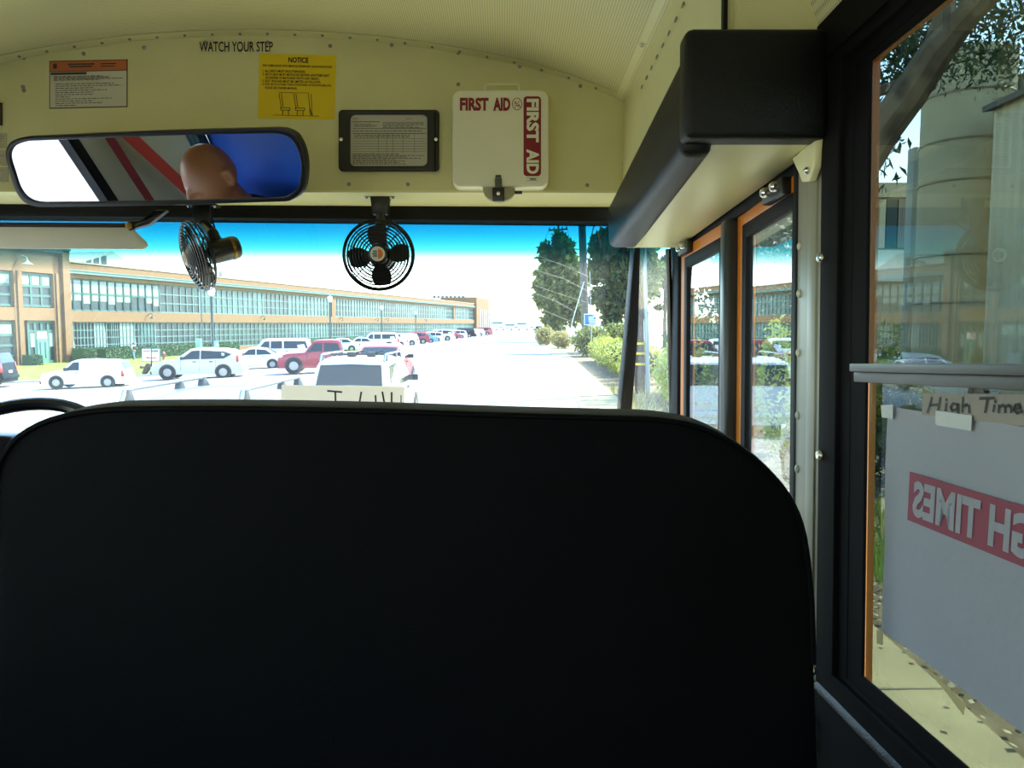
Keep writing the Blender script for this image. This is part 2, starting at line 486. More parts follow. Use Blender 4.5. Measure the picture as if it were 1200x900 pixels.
# window_3: the side window beside the seat, two sashes behind black rubber
w3 = thing('window_3', 'x', 'x'); struct(w3); del w3['label'], w3['category']
YW0, YW1, ZW0, ZW1 = .10, 1.032, -.43, .405
mb = MB()
def rect(x, y0, y1, z0, z1): return [(x, y0, z0), (x, y1, z0), (x, y1, z1), (x, y0, z1)]
mb.ring(rect(XR - .006, .04, 1.150, -.49, .47), rect(XR - .002, .08, 1.10, -.455, .43), (.02, 0, 0))
mb.ring(rect(XR + .004, .06, 1.115, -.475, .45), rect(XR + .008, .09, 1.075, -.45, .415), (.012, 0, 0))
mb.ring(rect(XR + .008, .06, 1.09, -.47, .44), rect(XR + .012, YW0, YW1 + .006, ZW0, ZW1), (.005, 0, 0))
mb.build('frame', mat('window_rubber', '#09090a', .75, spec=.12), w3, bevel=.002)
mb = MB(); mb.ring(rect(XR + .030, .02, 1.14, -.52, .47), rect(XR + .030, .06, 1.090, -.475, .428), (.022, 0, 0))
mb.build('outer_trim', M_orange, w3)
mb = MB()
mb.box(XR - .002, XR + .03, YW0, YW1 + .012, -.026, -.012); mb.box(XR - .008, XR + .03, YW0, YW1 + .012, -.012, -.001)
mb.build('sash_rail', mat('dull_sash_aluminium', '#41413d', .45, metal=.2), w3, bevel=.0015)
mb = MB(); mb.box(XR + .018, XR + .022, YW0 - .01, YW1 + .02, -.012, ZW1 + .01); mb.build('upper_pane', G_side, w3, smooth=0)
mb = MB(); mb.box(XR + .024, XR + .028, YW0 - .01, YW1 + .02, ZW0 - .01, -.01); mb.build('lower_pane', G_side, w3, smooth=0)
mb = MB(); mb.add([(XR - .002, .04, -.492), (XR - .002, 1.155, -.492), (XR - .012, 1.15, -.492), (XR - .012, .04, -.492), (XR + .0, .04, -.478), (XR + .0, 1.15, -.478), (XR - .008, 1.145, -.484), (XR - .008, .04, -.484)],
    [(0, 1, 2, 3), (4, 5, 6, 7), (0, 1, 5, 4), (1, 2, 6, 5), (2, 3, 7, 6), (3, 0, 4, 7)])
mb.build('sill_lip', M_pad, w3, bevel=.002)
for n, y in enumerate((-.5, -1.5, -2.5, -3.5)):
    mb = MB(); mb.box(XR + .02, XR + .024, y - .43, y + .43, -.49, .405); struct(mb.build('window_%d' % (4 + n), G_left, smooth=0))

# ---- left wall with its windows, rear wall
boxes = [(XL - .05, XL, YB, 2.5, ZF, -.42), (XL - .05, XL, YB, 2.5, .40, .50)]
posts = [2.32, 1.12, .12, -.9, -1.9, -2.9, -3.9, -4.92]
for y in posts: boxes.append((XL - .05, XL, y - .075, y + .075, -.42, .40) if y != 1.12 else (XL - .05, XL, 1.06, 1.50, -.42, .40))
wl = wall_panel('wall_left', boxes, M_grey_panel)
mb = MB()
for a, b in zip(posts, posts[1:]):
    mb.ring(rect(XL + .004, b + .06 + (.32 if b == 1.12 else 0), a - .06, -.43, .41), rect(XL + .004, b + .10 + (.32 if b == 1.12 else 0), a - .10, -.39, .37), (-.05, 0, 0))
mb.build('window_frames', M_black, wl)
for n, (a, b) in enumerate(zip(posts, posts[1:])):
    mb = MB(); mb.box(XL - .03, XL - .026, b + .08, a - .08, -.41, .39); struct(mb.build('window_%d' % (8 + n), G_left, smooth=0))
mb = MB(); mb.box(XL, XR, YB - .05, YB, ZF, -.35); mb.box(XL, XR, YB - .05, YB, .35, .9); mb.box(XL, -.9, YB - .05, YB, -.35, .35); mb.box(-.45, XR, YB - .05, YB, -.35, .35)
struct(mb.build('wall_back', M_beige))
mb = MB(); mb.box(-.9, -.45, YB - .03, YB - .026, -.35, .35); struct(mb.build('window_16', G_side, smooth=0))

# ---- cover panel above the door box, its rear end, the ceiling edge strip
mb = MB()
mb.hexa([(.330, 1.165, .44), (.345, 1.165, .44), (.345, D, .40), (.330, D, .40), (.336, 1.165, .80), (.35, 1.165, .80), (.35, D, .80), (.336, D, .80)])
c3 = struct(mb.build('trim_3', M_beige, smooth=0))
mb = MB(); mb.box(.328, .334, 1.155, 1.168, .44, .80); mb.build('seam', M_black, c3)
mb = MB(); mb.box(.345, XR + .02, 1.165, 1.18, .44, .80); mb.build('end_panel', M_beige, c3)
sb = MB()
for k in range(9): sb.box(.3285, .331, 1.36 + k * .06, 1.375 + k * .06, .655, .66)
sb.build('hinge', M_alu, c3)
mb = MB()
mb.hexa([(.310, 1.165, .736), (.338, 1.165, .722), (.338, D, .722), (.310, D, .736), (.312, 1.165, .744), (.342, 1.165, .73), (.342, D, .73), (.312, D, .744)])
c4 = struct(mb.build('trim_4', M_beige_gloss, smooth=0))
sb = MB(); p = bZ(752, 53, .728); sb.ball(p, .005, 8, 5); sb.build('screw_row', M_chrome, c4)

# ---- padded box over the door
hb = thing('padded_door_header', 'charcoal vinyl padded box with cream underside above the folding door', 'padded header', (.40, 1.6, .33))
mb = MB(); e0, e1, e2, e3 = bY(803, 161, 1.13), bY(973, 161, 1.13), bY(973, 31, 1.13), bY(804, 31, 1.13)
mb.prism([e0, e1, e2, e3], (0, .05, 0)); mb.build('end_pad', M_pad, hb, bevel=.012, segs=3)
mb = MB()
r0, r1, r2, r3 = bY(797, 182, 1.165), bY(836, 182, 1.165), bY(836, 58, 1.165), bY(801, 58, 1.165)
f0, f1, f2, f3 = bY(713, 291, 2.13), bY(748, 291, 2.13), bY(748, 243, 2.13), bY(711, 243, 2.13)
mb.hexa([r0, r1, f1, f0, r3, r2, f2, f3]); mb.build('side_pad', M_pad, hb, bevel=.018, segs=4)
mb = MB()
q0, q1, q2, q3 = bY(826, 163, 1.15), bY(955, 163, 1.15), bY(796, 290.5, 2.13), bY(733, 290.5, 2.13)
q1 = Vector((XR + .005, 1.18, .332)); q2 = Vector((XR + .005, 2.13, .318))
up = Vector((0, 0, .06))
mb.hexa([q0, q1, q2, q3, q0 + up, q1 + up, q2 + up, q3 + up]); mb.build('underside_panel', M_beige_gloss, hb, bevel=.004)
mb = MB()   # rounded bracket lug at the rear corner
lug = [bX(936, 186, XR - .004), bX(966, 160, XR - .004), bX(963, 196, XR - .004), bX(957, 213, XR - .004), bX(948, 214, XR - .004), bX(945, 205, XR - .004)]
mb.prism(lug, (-.012, 0, 0)); br = mb.build('bracket', M_beige_gloss, hb, bevel=.003)
sb = MB(); p = bX(946, 200, XR - .018); sb.ball(p, .006, 10, 6); sb.build('screw', M_chrome, br)

# ---- door_1: two-leaf folding door
d1 = thing('door_1', 'x', 'x'); struct(d1); del d1['label'], d1['category']
XD = XR + .005
def leaf(y0, y1, ztop, dx):
    def X(y): return XD + (y - 1.27) * dx
    def fr(ya, yb, za, zb_): return [(X(ya), ya, za), (X(yb), yb, za), (X(yb), yb, zb_), (X(ya), ya, zb_)]
    mb = MB(); mb.ring(fr(y0, y1, -1.15, ztop), fr(y0 + .028, y1 - .038, -1.05, ztop - .03), (.03, 0, 0)); a = mb.build('leaf', M_orange, d1, bevel=.004)
    mb = MB(); mb.ring(fr(y0 + .026, y1 - .036, -1.05, ztop - .028), fr(y0 + .042, y1 - .066, -1.03, ztop - .058), (.018, 0, 0)); mb.build('gasket', M_black, a, bevel=.003)
    mb = MB(); mb.prism(fr(y0 + .045, y1 - .048, -1.04, ztop - .05), (.004, 0, 0))
    for i, v in enumerate(mb.v): v.x += .006
    mb.build('pane', G_door, a, smooth=0)
leaf(1.255, 1.640, .315, .036)
leaf(1.690, 2.10, .31, .0)
mb = MB(); mb.box(XD - .012, XD + .04, 1.642, 1.688, -1.16, .31); mb.build('centre_seal', mat('grey_rubber', '#2c3133', .35), d1, bevel=.012, segs=3)
mb = MB(); mb.box(XR, XR + .06, 1.262, 1.278, -1.2, .335); mb.box(XR - .002, XR + .05, 1.252, 1.268, -1.2, .335); mb.build('rear_jamb', M_black, d1, bevel=.004)
mb = MB(); mb.box(XR + .012, XR + .07, 1.26, 2.14, .308, .40); mb.build('head_rail', M_black, d1)
for px, y in ((912, 1.35), (806, 2.02)):
    mb = MB(); mb.box(XD - .016, XD + .002, y - .05, y + .05, .285, .315); hg = mb.build('hinge', M_blackm, d1, bevel=.003)
    sb = MB()
    for s in (-.028, .02): sb.lathe([(.009, 0), (.009, .008), (.006, .012), (0, .012)], (XD - .016, y + s, .302), (-1, 0, 0), 12)
    sb.build('bolts', M_chrome, hg)
# ================================================================== things fixed inside the bus
def flat_sheet(pts, t=.001, off=(0, -1, 0)):
    mb = MB(); mb.prism(pts, Vector(off) * t); return mb
def bar_lines(mb, o, ex, ey, rows, lift):
    """rows of (u0, u1, v, thickness) drawn as thin printed bars"""
    o, ex, ey, l = Vector(o), Vector(ex), Vector(ey), Vector(lift)
    for u0, u1, v, t in rows:
        mb.quad(o + ex * u0 + ey * v + l, o + ex * u1 + ey * v + l, o + ex * u1 + ey * (v + t) + l, o + ex * u0 + ey * (v + t) + l)
def words(rows_n, v0, v1, u0, u1, t, rnd, fill=(0.6, 1.0)):
    out = []
    for i in range(rows_n):
        v = v0 + (v1 - v0) * i / max(1, rows_n - 1); u = u0; end = u0 + (u1 - u0) * rnd.uniform(*fill)
        while u < end:
            w = rnd.uniform(.02, .07); out.append((u, min(u + w, end), v, t)); u += w + .012
    return out
rnd = random.Random(3)

# WATCH YOUR STEP lettering
o, ex, ey = P(234, 61), P(320, 61) - P(234, 61), P(234, 49) - P(234, 61)
mb = MB(); put_text(mb, 'WATCH YOUR STEP', o, ex, ey, offset=.012, lift=(0, -.002, 0))
base = o
mb2 = MB()
for f in mb.f: pass
wy = mb.build('lettering', M_ink, base=(o.x, D, o.z), smooth=0)
tag(wy, 'black WATCH YOUR STEP lettering high on the cream bulkhead', 'lettering')

# yellow NOTICE sticker
o = P(302, 138.5); ex = P(392, 140.5) - o; ey = P(304, 63) - o
ns = thing('notice_sticker', 'bright yellow NOTICE sticker with seat drawing below the step lettering', 'sticker', o)
flat_sheet([o, o + ex, o + ex + ey, o + ey]).build('sheet', M_yellow, ns, smooth=0)
mb = MB(); L_ = Vector((0, -.0018, 0))
put_text(mb, 'NOTICE', o + ex * .38 + ey * .87, ex * .26, ey * .085, .03, L_)
put_text(mb, 'FOR COMPLIANCE WITH FMVSS-222 PASSENGER CRASH PROTECTION', o + ex * .05 + ey * .80, ex * .9, ey * .034, .02, L_)
for i, t in enumerate(['1. ALL SEATS MUST FACE FORWARD.', '2. EACH SEAT MUST BE PLACED BEHIND ANOTHER SEAT', '    OR BARRIER OF MATCHING WIDTH AND HEIGHT.', '3. SEAT SPACING MUST BE LIMITED AS FOLLOWS.', '4. FOR SEATS OTHER THAN STANDARD AS SHOWN BELOW,', '    PLEASE SEE OWNER MANUAL.']):
    w = {0: .56, 1: .87, 2: .74, 3: .76, 4: .9, 5: .46}[i]; u = .05 if not t.startswith(' ') else .09
    put_text(mb, t.strip(), o + ex * u + ey * (.715 - i * .052), ex * (w - (0 if u < .06 else .04)), ey * .038, .02, L_)
mb.build('lettering', M_ink, ns, smooth=0)
mb = MB()
def stroke(mb, pts, w, o=o, ex=ex, ey=ey, n=(0, -1, 0), lift=.0018):
    """a flat pen stroke of width w through (u, v) points of the sheet"""
    q = [o + ex * u + ey * v + Vector(n) * lift for u, v in pts]
    nn = Vector(n)
    for a, b in zip(q, q[1:]):
        d = (b - a); d = d.normalized() if d.length > 0 else d; s = nn.cross(d) * (w / 2); e = d * (w * .3)
        mb.quad(a - e - s, b + e - s, b + e + s, a - e + s)
for u in (.27, .46, .655):
    if u < .6:
        stroke(mb, [(u, .39), (u + .035, .17), (u + .02, .16)], .0016); stroke(mb, [(u + .03, .39), (u + .06, .18)], .0016)
        stroke(mb, [(u + .03, .17), (u + .15, .17), (u + .15, .13), (u + .03, .13), (u + .03, .17)], .0016)
        stroke(mb, [(u + .06, .13), (u + .05, .05)], .002); stroke(mb, [(u + .13, .13), (u + .13, .05)], .002)
    else:
        stroke(mb, [(u, .39), (u + .03, .06)], .0016); stroke(mb, [(u + .035, .39), (u + .055, .06)], .0016); stroke(mb, [(u + .02, .17), (u + .05, .06)], .002)
stroke(mb, [(.2, .05), (.8, .05)], .0012); stroke(mb, [(.27, .405), (.66, .405)], .001)
mb.build('seat_drawing', M_ink, ns, smooth=0)

# orange-headed sticker
o = P(58, 127.5); ex = P(149.5, 125.5) - o; ey = P(58, 71.5) - o
os_ = thing('inspection_sticker', 'white printed sticker with orange heading at the left of the bulkhead', 'sticker', o)
flat_sheet([o, o + ex, o + ex + ey, o + ey]).build('sheet', mat('brown_border', '#5b4a35', .6), os_, smooth=0)
mb = MB(); lf = Vector((0, -.0014, 0)); i0 = .015
mb.quad(o + ex * .012 + ey * .02 + lf, o + ex * .988 + ey * .02 + lf, o + ex * .988 + ey * .76 + lf, o + ex * .012 + ey * .76 + lf)
mb.build('white_field', mat('sticker_white', '#d0cbb8', .6), os_, smooth=0)
mb = MB(); mb.quad(o + ex * .012 + ey * .78 + lf, o + ex * .988 + ey * .78 + lf, o + ex * .988 + ey * .98 + lf, o + ex * .012 + ey * .98 + lf)
mb.build('heading', mat('sticker_orange', '#c26a3a', .6), os_, smooth=0)
mb = MB(); rws = words(5, .66, .58, .06, .95, .012, rnd) + words(11, .50, .05, .08, .93, .014, rnd, (.2, 1.0)) + [(.02, .48, .70, .05)]
rws += [(.24, .58, .9, .03), (.26, .55, .85, .03), (.66, .86, .9, .025), (.66, .84, .85, .02), (.05, .1, .83, .1)]
bar_lines(mb, o, ex, ey, rws, (0, -.002, 0)); mb.build('print', mat('faded_print', '#3f3b30', .7), os_, smooth=0)

# the edge of stickers at the far left
o = P(-40, 147); ex = P(3, 147) - o; ey = P(-40, 121) - o
s1 = thing('framed_notice', 'dark-framed small notice at the far left edge of the bulkhead', 'notice', o)
mb = MB(); mb.ring([o, o + ex, o + ex + ey, o + ey], [o + ex * .06 + ey * .1, o + ex * .94 + ey * .1, o + ex * .94 + ey * .9, o + ex * .06 + ey * .9], (0, -.006, 0)); mb.build('frame', mat('dark_frame', '#2b2320', .5), s1)
flat_sheet([o + ex * .05 + ey * .08, o + ex * .95 + ey * .08, o + ex * .95 + ey * .92, o + ex * .05 + ey * .92], .003).build('sheet', M_paper, s1, smooth=0)
for (y0, y1, x1, nm, lb) in ((156, 174, 8, 'curled_sticker', 'topmost of three plain stickers left of the mirror, with a curled end'), (176, 194, 8, 'printed_sticker', 'middle sticker of the three printed ones left of the mirror'), (196, 213, 9.5, 'printed_sticker', 'lowest sticker of the three printed ones left of the mirror')):
    o = P(-45, y1); ex = P(x1, y1) - o; ey = P(-45, y0) - o
    t_ = thing(nm, lb, 'sticker', o, 'stickers left of the mirror')
    flat_sheet([o, o + ex, o + ex + ey, o + ey]).build('sheet', mat('grey_sticker', '#b9b297', .6), t_, smooth=0)
    mb = MB(); bar_lines(mb, o, ex, ey, words(5, .78, .15, .05, .97, .03, rnd), (0, -.0018, 0)); mb.build('print', mat('faded_print', '#3f3b30', .7), t_, smooth=0)

# document holder
dh = thing('document_holder', 'black plastic frame holding a registration form beside the first aid box', 'document holder', P(456, 165))
def rr3(px0, px1, py0, py1, rpx, y=D, n=5):
    return [bY(a, b, y) for a, b in rrect(px0, px1, py0, py1, rpx, n)]
mb = MB()
mb.ring(rr3(397.5, 515, 130, 201.5, 5), rr3(411, 501, 135, 195.5, 6), (0, -.012, 0)); fr_ = mb.build('frame', mat('dark_brown_plastic', '#1b1512', .35), dh, bevel=.0025)
mb = MB(); mb.box(P(509, 0).x, P(511, 0).x, D - .014, D - .011, P(0, 200).z, P(0, 131).z); mb.build('seam', M_black, fr_)
for px in (401, 511.5):
    p = P(px, 165); sb = MB(); sb.lathe([(.005, 0), (.005, .003), (0, .004)], (p.x, D - .012, p.z), (0, -1, 0), 12); sb.build('screw', M_chrome, fr_)
flat_sheet(rr3(409, 503, 133, 197.5, 6), .003).build('form', mat('grey_paper', '#c4c0b4', .25, coat=.4), dh, smooth=0)
o = P(411, 196); ex = P(501, 196) - o; ey = P(411, 135) - o
mb = MB(); lf = (0, -.004, 0)
rws = [(.03, .38, .86, .012), (.42, .95, .84, .012), (.03, .1, .92, .01), (.72, .8, .92, .01), (.03, .98, .73, .01), (.03, .98, .635, .012)]
rws += words(3, .81, .77, .05, .4, .01, rnd) + words(3, .81, .75, .42, .97, .012, rnd) + words(1, .68, .68, .03, .95, .014, rnd) + words(2, .6, .57, .05, .8, .012, rnd, (.8, 1))
rws += [(.03, .98, .54 - i * .05, .006) for i in range(6)] + words(8, .24, .05, .03, .97, .012, rnd, (.55, 1.0))
bar_lines(mb, o, ex, ey, rws, lf)
for u in (.36, .47, .55, .68, .83): mb.quad(o + ex * u + ey * .27 + Vector(lf), o + ex * (u + .004) + ey * .27 + Vector(lf), o + ex * (u + .004) + ey * .65 + Vector(lf), o + ex * u + ey * .65 + Vector(lf))
mb.build('print', mat('grey_print', '#4a463f', .7), dh, smooth=0)

# first aid box
YK = D - .065
fk = thing('first_aid_box', 'white metal first aid box with red lettering beside the document holder', 'first aid kit', P(586, 165))
mb = MB()
outl = [bY(a, b, YK) for a, b in rrect(530, 643, 105, 219, 10, 6)]
mb.prism(outl, (0, .03, 0)); mb.build('lid', M_white, fk, bevel=.005, segs=3)
mb = MB(); outl = [bY(a, b, YK + .03) for a, b in rrect(530.5, 642.5, 107, 220.5, 9, 6)]
mb.prism(outl, (0, D - YK - .03, 0)); mb.build('body', mat('white_enamel_body', '#d4d0b6', .45), fk, bevel=.003)
mb = MB(); mb.tube([bY(568, 106, YK + .02), bY(568.5, 100, YK + .02), bY(571, 98.5, YK + .02), bY(605, 98.5, YK + .02), bY(608, 100, YK + .02), bY(608.5, 106, YK + .02)], .0022, 6); mb.build('handle', M_white, fk)
lf = Vector((0, -.001, 0)); K = lambda a, b: bY(a, b, YK)
mb = MB()
put_text(mb, 'FIRST', K(539, 130), K(572.5, 130) - K(539, 130), K(539, 114.5) - K(539, 130), .048, lf)
put_text(mb, 'AID', K(578, 130), K(598, 130) - K(578, 130), K(578, 114.5) - K(578, 130), .048, lf)
mb.build('red_lettering', M_red, fk, smooth=0)
mb = MB()
c = K(606, 122)
rg = [c + Vector((.0135 * cos(2 * pi * k / 28), 0, .0165 * sin(2 * pi * k / 28))) + lf for k in range(28)]
ri = [c + Vector((.0118 * cos(2 * pi * k / 28), 0, .0148 * sin(2 * pi * k / 28))) + lf for k in range(28)]
mb.add(rg + ri, [(k, (k + 1) % 28, 28 + (k + 1) % 28, 28 + k) for k in range(28)])
put_text(mb, 'A', c + Vector((-.008, 0, -.001)), (.008, 0, 0), (0, 0, .009), .02, lf); put_text(mb, 'A', c + Vector((.001, 0, -.009)), (.008, 0, 0), (0, 0, .009), .02, lf)
stroke(mb, [(0, 0), (1, 1)], .0012, o=c + Vector((-.006, 0, -.010)), ex=Vector((.013, 0, 0)), ey=Vector((0, 0, .02)), lift=.001)
stroke(mb, [(0, .5), (.7, .5)], .0012, o=c + Vector((-.006, 0, -.008)), ex=Vector((.013, 0, 0)), ey=Vector((0, 0, .009)), lift=.001)
mb.build('round_emblem', M_red, fk, smooth=0)
mb = MB(); mb.poly([K(a, b) + lf for a, b in rrect(613.5, 634, 113, 206.5, 4, 4)]); bd = mb.build('red_band', M_red, fk, smooth=0)
mb = MB(); l2 = lf * 2
put_text(mb, 'FIRST', K(617, 116), K(617, 167) - K(617, 116), K(631.5, 116) - K(617, 116), .045, l2)
put_text(mb, 'AID', K(617, 175), K(617, 204) - K(617, 175), K(631.5, 175) - K(617, 175), .045, l2)
mb.build('white_lettering', M_white, bd, smooth=0)
mb = MB(); bar_lines(mb, K(617, 212), K(630, 212) - K(617, 212), K(617, 208.5) - K(617, 212), [(0, 1, .0, .12), (.3, .85, .35, .4), (0, 1, .9, .1)], lf); mb.build('maker_plate', mat('grey_print', '#4a463f', .7), fk, smooth=0)
mb = MB(); mb.box(K(580, 0).x, K(588, 0).x, YK - .006, YK, K(0, 219).z, K(0, 207).z); mb.tube([K(584, 208) + Vector((0, -.005, 0)), K(584, 206) + Vector((0, -.005, 0))], .008, 10); lt = mb.build('latch', mat('dull_steel', '#55564f', .4, metal=.7), fk, bevel=.001)
half_d = [bY(565.5, 220.5, YK - .002)] + [bY(585 + 18.5 * cos(radians(a)), 223 + 13 * sin(radians(a)), YK - .002) for a in range(180, -1, -12)] + [bY(603.5, 220.5, YK - .002)]
mb = MB(); mb.prism(half_d, (0, .02, 0)); bk = mb.build('mounting_tab', mat('dull_cream', '#a9a284', .45), fk, bevel=.001)
mb = MB(); mb.box(bY(577, 0, YK).x, bY(591, 0, YK).x, YK - .012, YK - .002, bY(0, 235, YK).z, bY(0, 219, YK).z); mb.build('catch', M_blackm, bk, bevel=.001)
mb = MB(); mb.box(bY(603, 0, YK).x, bY(612, 0, YK).x, YK, YK + .01, bY(0, 225, YK).z, bY(0, 222, YK).z); mb.build('catch_pin', M_blackm, bk)
mb = MB(); mb.lathe([(.005, 0), (.005, .004), (0, .005)], bY(584, 227, YK - .012), (0, -1, 0), 12); mb.build('screw', M_chrome, bk)

# ---- fans
def fan(mount, head, axis, up, badge, label, brand):
    """mount: point on the soffit; head: hub centre; axis: the way it blows"""
    root = thing('cabin_fan', label, 'fan', mount, 'cabin fans over the windscreen')
    mount, head = Vector(mount), Vector(head); ax = Vector(axis).normalized(); u = Vector(up); u = (u - ax * u.dot(ax)).normalized(); s = ax.cross(u)
    Pt = lambda a, b, c: head + s * a + u * b + ax * c
    mb = MB(); mb.box(mount.x - .045, mount.x + .045, mount.y - .022, mount.y + .022, mount.z - .006, mount.z)
    mp = mb.build('mount_plate', M_blackp, root, bevel=.003)
    for dx in (-.037, .037):
        sb = MB(); sb.ball((mount.x + dx, mount.y - .012, mount.z - .007), .004, 8, 5); sb.build('screw', M_chrome, mp)
    neck_end = head + Vector((0, .0, .092)) - ax * .045
    mb = MB()
    a, b = mount - Vector((0, 0, .004)), Vector((mount.x, mount.y, mount.z - .055))
    mb.hexa([b + Vector((-.022, -.012, 0)), b + Vector((.022, -.012, 0)), b + Vector((.022, .012, 0)), b + Vector((-.022, .012, 0)), a + Vector((-.028, -.016, 0)), a + Vector((.028, -.016, 0)), a + Vector((.028, .016, 0)), a + Vector((-.028, .016, 0))])
    mb.build('clevis', M_blackp, root, bevel=.004)
    mb = MB(); mb.tube([b + Vector((0, 0, .03)), b, Pt(0, .05, -.06), Pt(0, .0, -.06)], [.012, .014, .016, .018], 10); mb.build('neck', M_blackp, root)
    mb = MB(); mb.tube([b + Vector((.02, .01, .02)), b + Vector((.03, .015, -.02)), Pt(.01, .05, -.075), Pt(.01, .03, -.08)], .0028, 6); mb.build('wire', M_black, root)
    mb = MB(); mb.lathe([(0, -.115), (.026, -.115), (.031, -.108), (.032, -.05), (.030, -.032), (.012, -.028), (.012, -.012), (0, -.012)], head, ax, 24); mo = mb.build('motor', M_blackm, root)
    mb = MB(); mb.lathe([(.0322, -.098), (.0325, -.1), (.0325, -.094), (.0322, -.092)], head, ax, 24); mb.build('motor_band', mat('brass_label', '#8a6a2a', .3, metal=.8), mo)
    mb = MB(); mb.lathe([(0, -.02), (.022, -.02), (.024, -.012), (.024, .006), (.018, .012), (0, .013)], head, ax, 20); mb.build('hub', M_blackp, root)
    for q in range(4):
        rows = []
        for i in range(9):
            r = .02 + .062 * i / 8; wdt = radians(24 + 24 * min(1, i / 4)) if i < 7 else radians(48 - 7 * (i - 6)); row = []
            for j in range(7):
                t = -1 + 2 * j / 6; a_ = q * pi / 2 + .12 + t * wdt * (.055 / (r + .02)) * .75; tw = .012 * t
                row.append(Pt(r * sin(a_), r * cos(a_), -.004 - tw))
            rows.append(row)
        top = MB(); top.grid(rows); top.grid([[p - ax * .0016 for p in rw] for rw in rows[::-1]])
        top.build('blade', M_blackp, root)
    def prof(r):   # front of the guard
        return .030 - .022 * (r / .094) ** 3
    mb = MB()
    def circ(r, c, w, n=44, sides=5): mb.tube([Pt(r * cos(2 * pi * k / n), r * sin(2 * pi * k / n), c) for k in range(n)], w, sides, closed=True)
    for r in (.034, .042, .050, .058, .066, .074, .082): circ(r, prof(r), .0021)
    circ(.090, prof(.09), .0022); circ(.0945, .004, .0034); circ(.0945, -.006, .0018)
    for k in range(4):
        a_ = pi / 4 + k * pi / 2
        mb.tube([Pt(r * sin(a_), r * cos(a_), prof(r) + .001) for r in (.024, .04, .06, .08, .093)] + [Pt(.095 * sin(a_), .095 * cos(a_), -.004)], .0016, 5)
    mb.lathe([(.024, .0), (.025, .004), (.020, .006), (0, .006)], head + ax * .026, ax, 24)
    mb.build('front_guard', M_blackm, root)
    mb = MB()
    for r in (.045, .06, .076, .088): circ(r, -.012 - .028 * (1 - (r / .0945) ** 2), .0016)
    for k in range(20):
        a_ = 2 * pi * k / 20
        mb.tube([Pt(r * sin(a_), r * cos(a_), -.012 - .028 * (1 - (r / .0945) ** 2)) for r in (.03, .05, .07, .085)] + [Pt(.0945 * sin(a_), .0945 * cos(a_), -.005)], .0011, 4)
    mb.build('rear_guard', M_blackm, root)
    mb = MB(); mb.lathe([(0, .0), (.0195, .0), (.0195, .0015), (0, .0018)], head + ax * .032, ax, 28); bd = mb.build('badge', mat('badge_white', '#d6d3c6', .4), root)
    mb = MB(); mb.poly([Pt(.0165 * sin(t), .0165 * cos(t), .0342) for t in [radians(-(a - 0)) for a in range(-0, -181, -15)]]) if False else None
    # orange half with a toothed sun edge on one side, blue letters on the other
    mb = MB(); mb.poly([Pt(-.0012, .011, .0343)] + [Pt(-.0012 - (.0125 if i % 2 else .0145) * sin(radians(a)), .0145 * cos(radians(a)) * (1 if i % 2 == 0 else .86), .0343) for i, a in enumerate(range(10, 171, 10))] + [Pt(-.0012, -.011, .0343)])
    mb.build('badge_sun', mat('badge_orange', '#d9772c', .5), bd, smooth=0)
    mb = MB()
    for k in range(3):
        v = .004 - k * .006
        mb.quad(Pt(.0135 - .002 * abs(k - 1), v, .0343), Pt(.001, v, .0343), Pt(.001, v + .0045, .0343), Pt(.0135 - .002 * abs(k - 1), v + .0045, .0343))
    mb.build('badge_print', mat('badge_blue', '#3c6a9c', .5), bd, smooth=0)
    return root
YF = 2.06
m2 = bY(446, 229.5, 2.20); h2 = bY(444, 299, YF + .03)
fan(m2, h2, (.05, -1, -.03), (0, 0, 1), None, 'black cabin fan facing the camera, hung left of the first aid box', '')
m1 = bY(238, 240, 2.22); h1 = bY(231, 300, 2.10)
fan(m1, h1, (-.80, -.52, -.30), (-.25, 0, 1), None, 'black cabin fan turned sideways, hung below the rear-view mirror', '')

# ---- rear-view mirror: aimed at the driver
HEAD = Vector((-1.29, 1.49, .10))
mp_ = bY(246, 207, 1.95)
nM = ((-mp_).normalized() + (HEAD - mp_).normalized()).normalized()
def onM(px, py, lift=0.0):
    d = bray(px, py); p = d * (mp_.dot(nM) / d.dot(nM)); return p + nM * lift
outer = [(7.5, 182), (9, 172), (15, 165), (32, 160), (110, 156.5), (190, 153), (260, 151), (323, 149.6), (338, 152), (349, 160), (358, 184), (357.5, 215), (351, 228), (336, 236), (190, 240.5), (110, 242), (48, 242.5), (31, 238), (20, 225), (12, 200)]
cxm, cym = 183, 197
def inset(p, d):
    x, y = p; return (183 + (x - 183) * (1 - d / 176), 197 + (y - 197) * (1 - d / 44))
def round_off(pts):
    out = []; n = len(pts)
    for i in range(n):
        p0, p1, p2, p3 = (Vector(pts[(i + k) % n]) for k in (-1, 0, 1, 2))
        if (p2 - p1).length > 40: out.append(tuple(p1)); continue
        for t in (0, .25, .5, .75):
            a = .5 * (2 * p1 + (p2 - p0).normalized() * (p2 - p1).length * t * 1.0 * 2 * (1 - t) + 2 * (p2 - p1) * t * t) if False else p1 * (2*t**3-3*t*t+1) + p2 * (3*t*t-2*t**3) + (p2 - p0).normalized() * (p2 - p1).length * (t**3-2*t*t+t) + (p3 - p1).normalized() * (p2 - p1).length * (t**3-t*t)
            out.append(tuple(a))
    return out
outer = round_off(outer)
inner = [inset(p, 6) for p in outer]
rm = thing('rear_view_mirror', 'long black-framed rear-view mirror showing a bald driver and blue seat', 'mirror', onM(183, 197))
mb = MB(); mb.ring([onM(a, b, .004) for a, b in outer], [onM(a, b, .004) for a, b in inner], -nM * .022); mb.prism([onM(a, b, -.012) for a, b in outer], -nM * .01)
mb.build('frame', M_blackp, rm, bevel=.003)
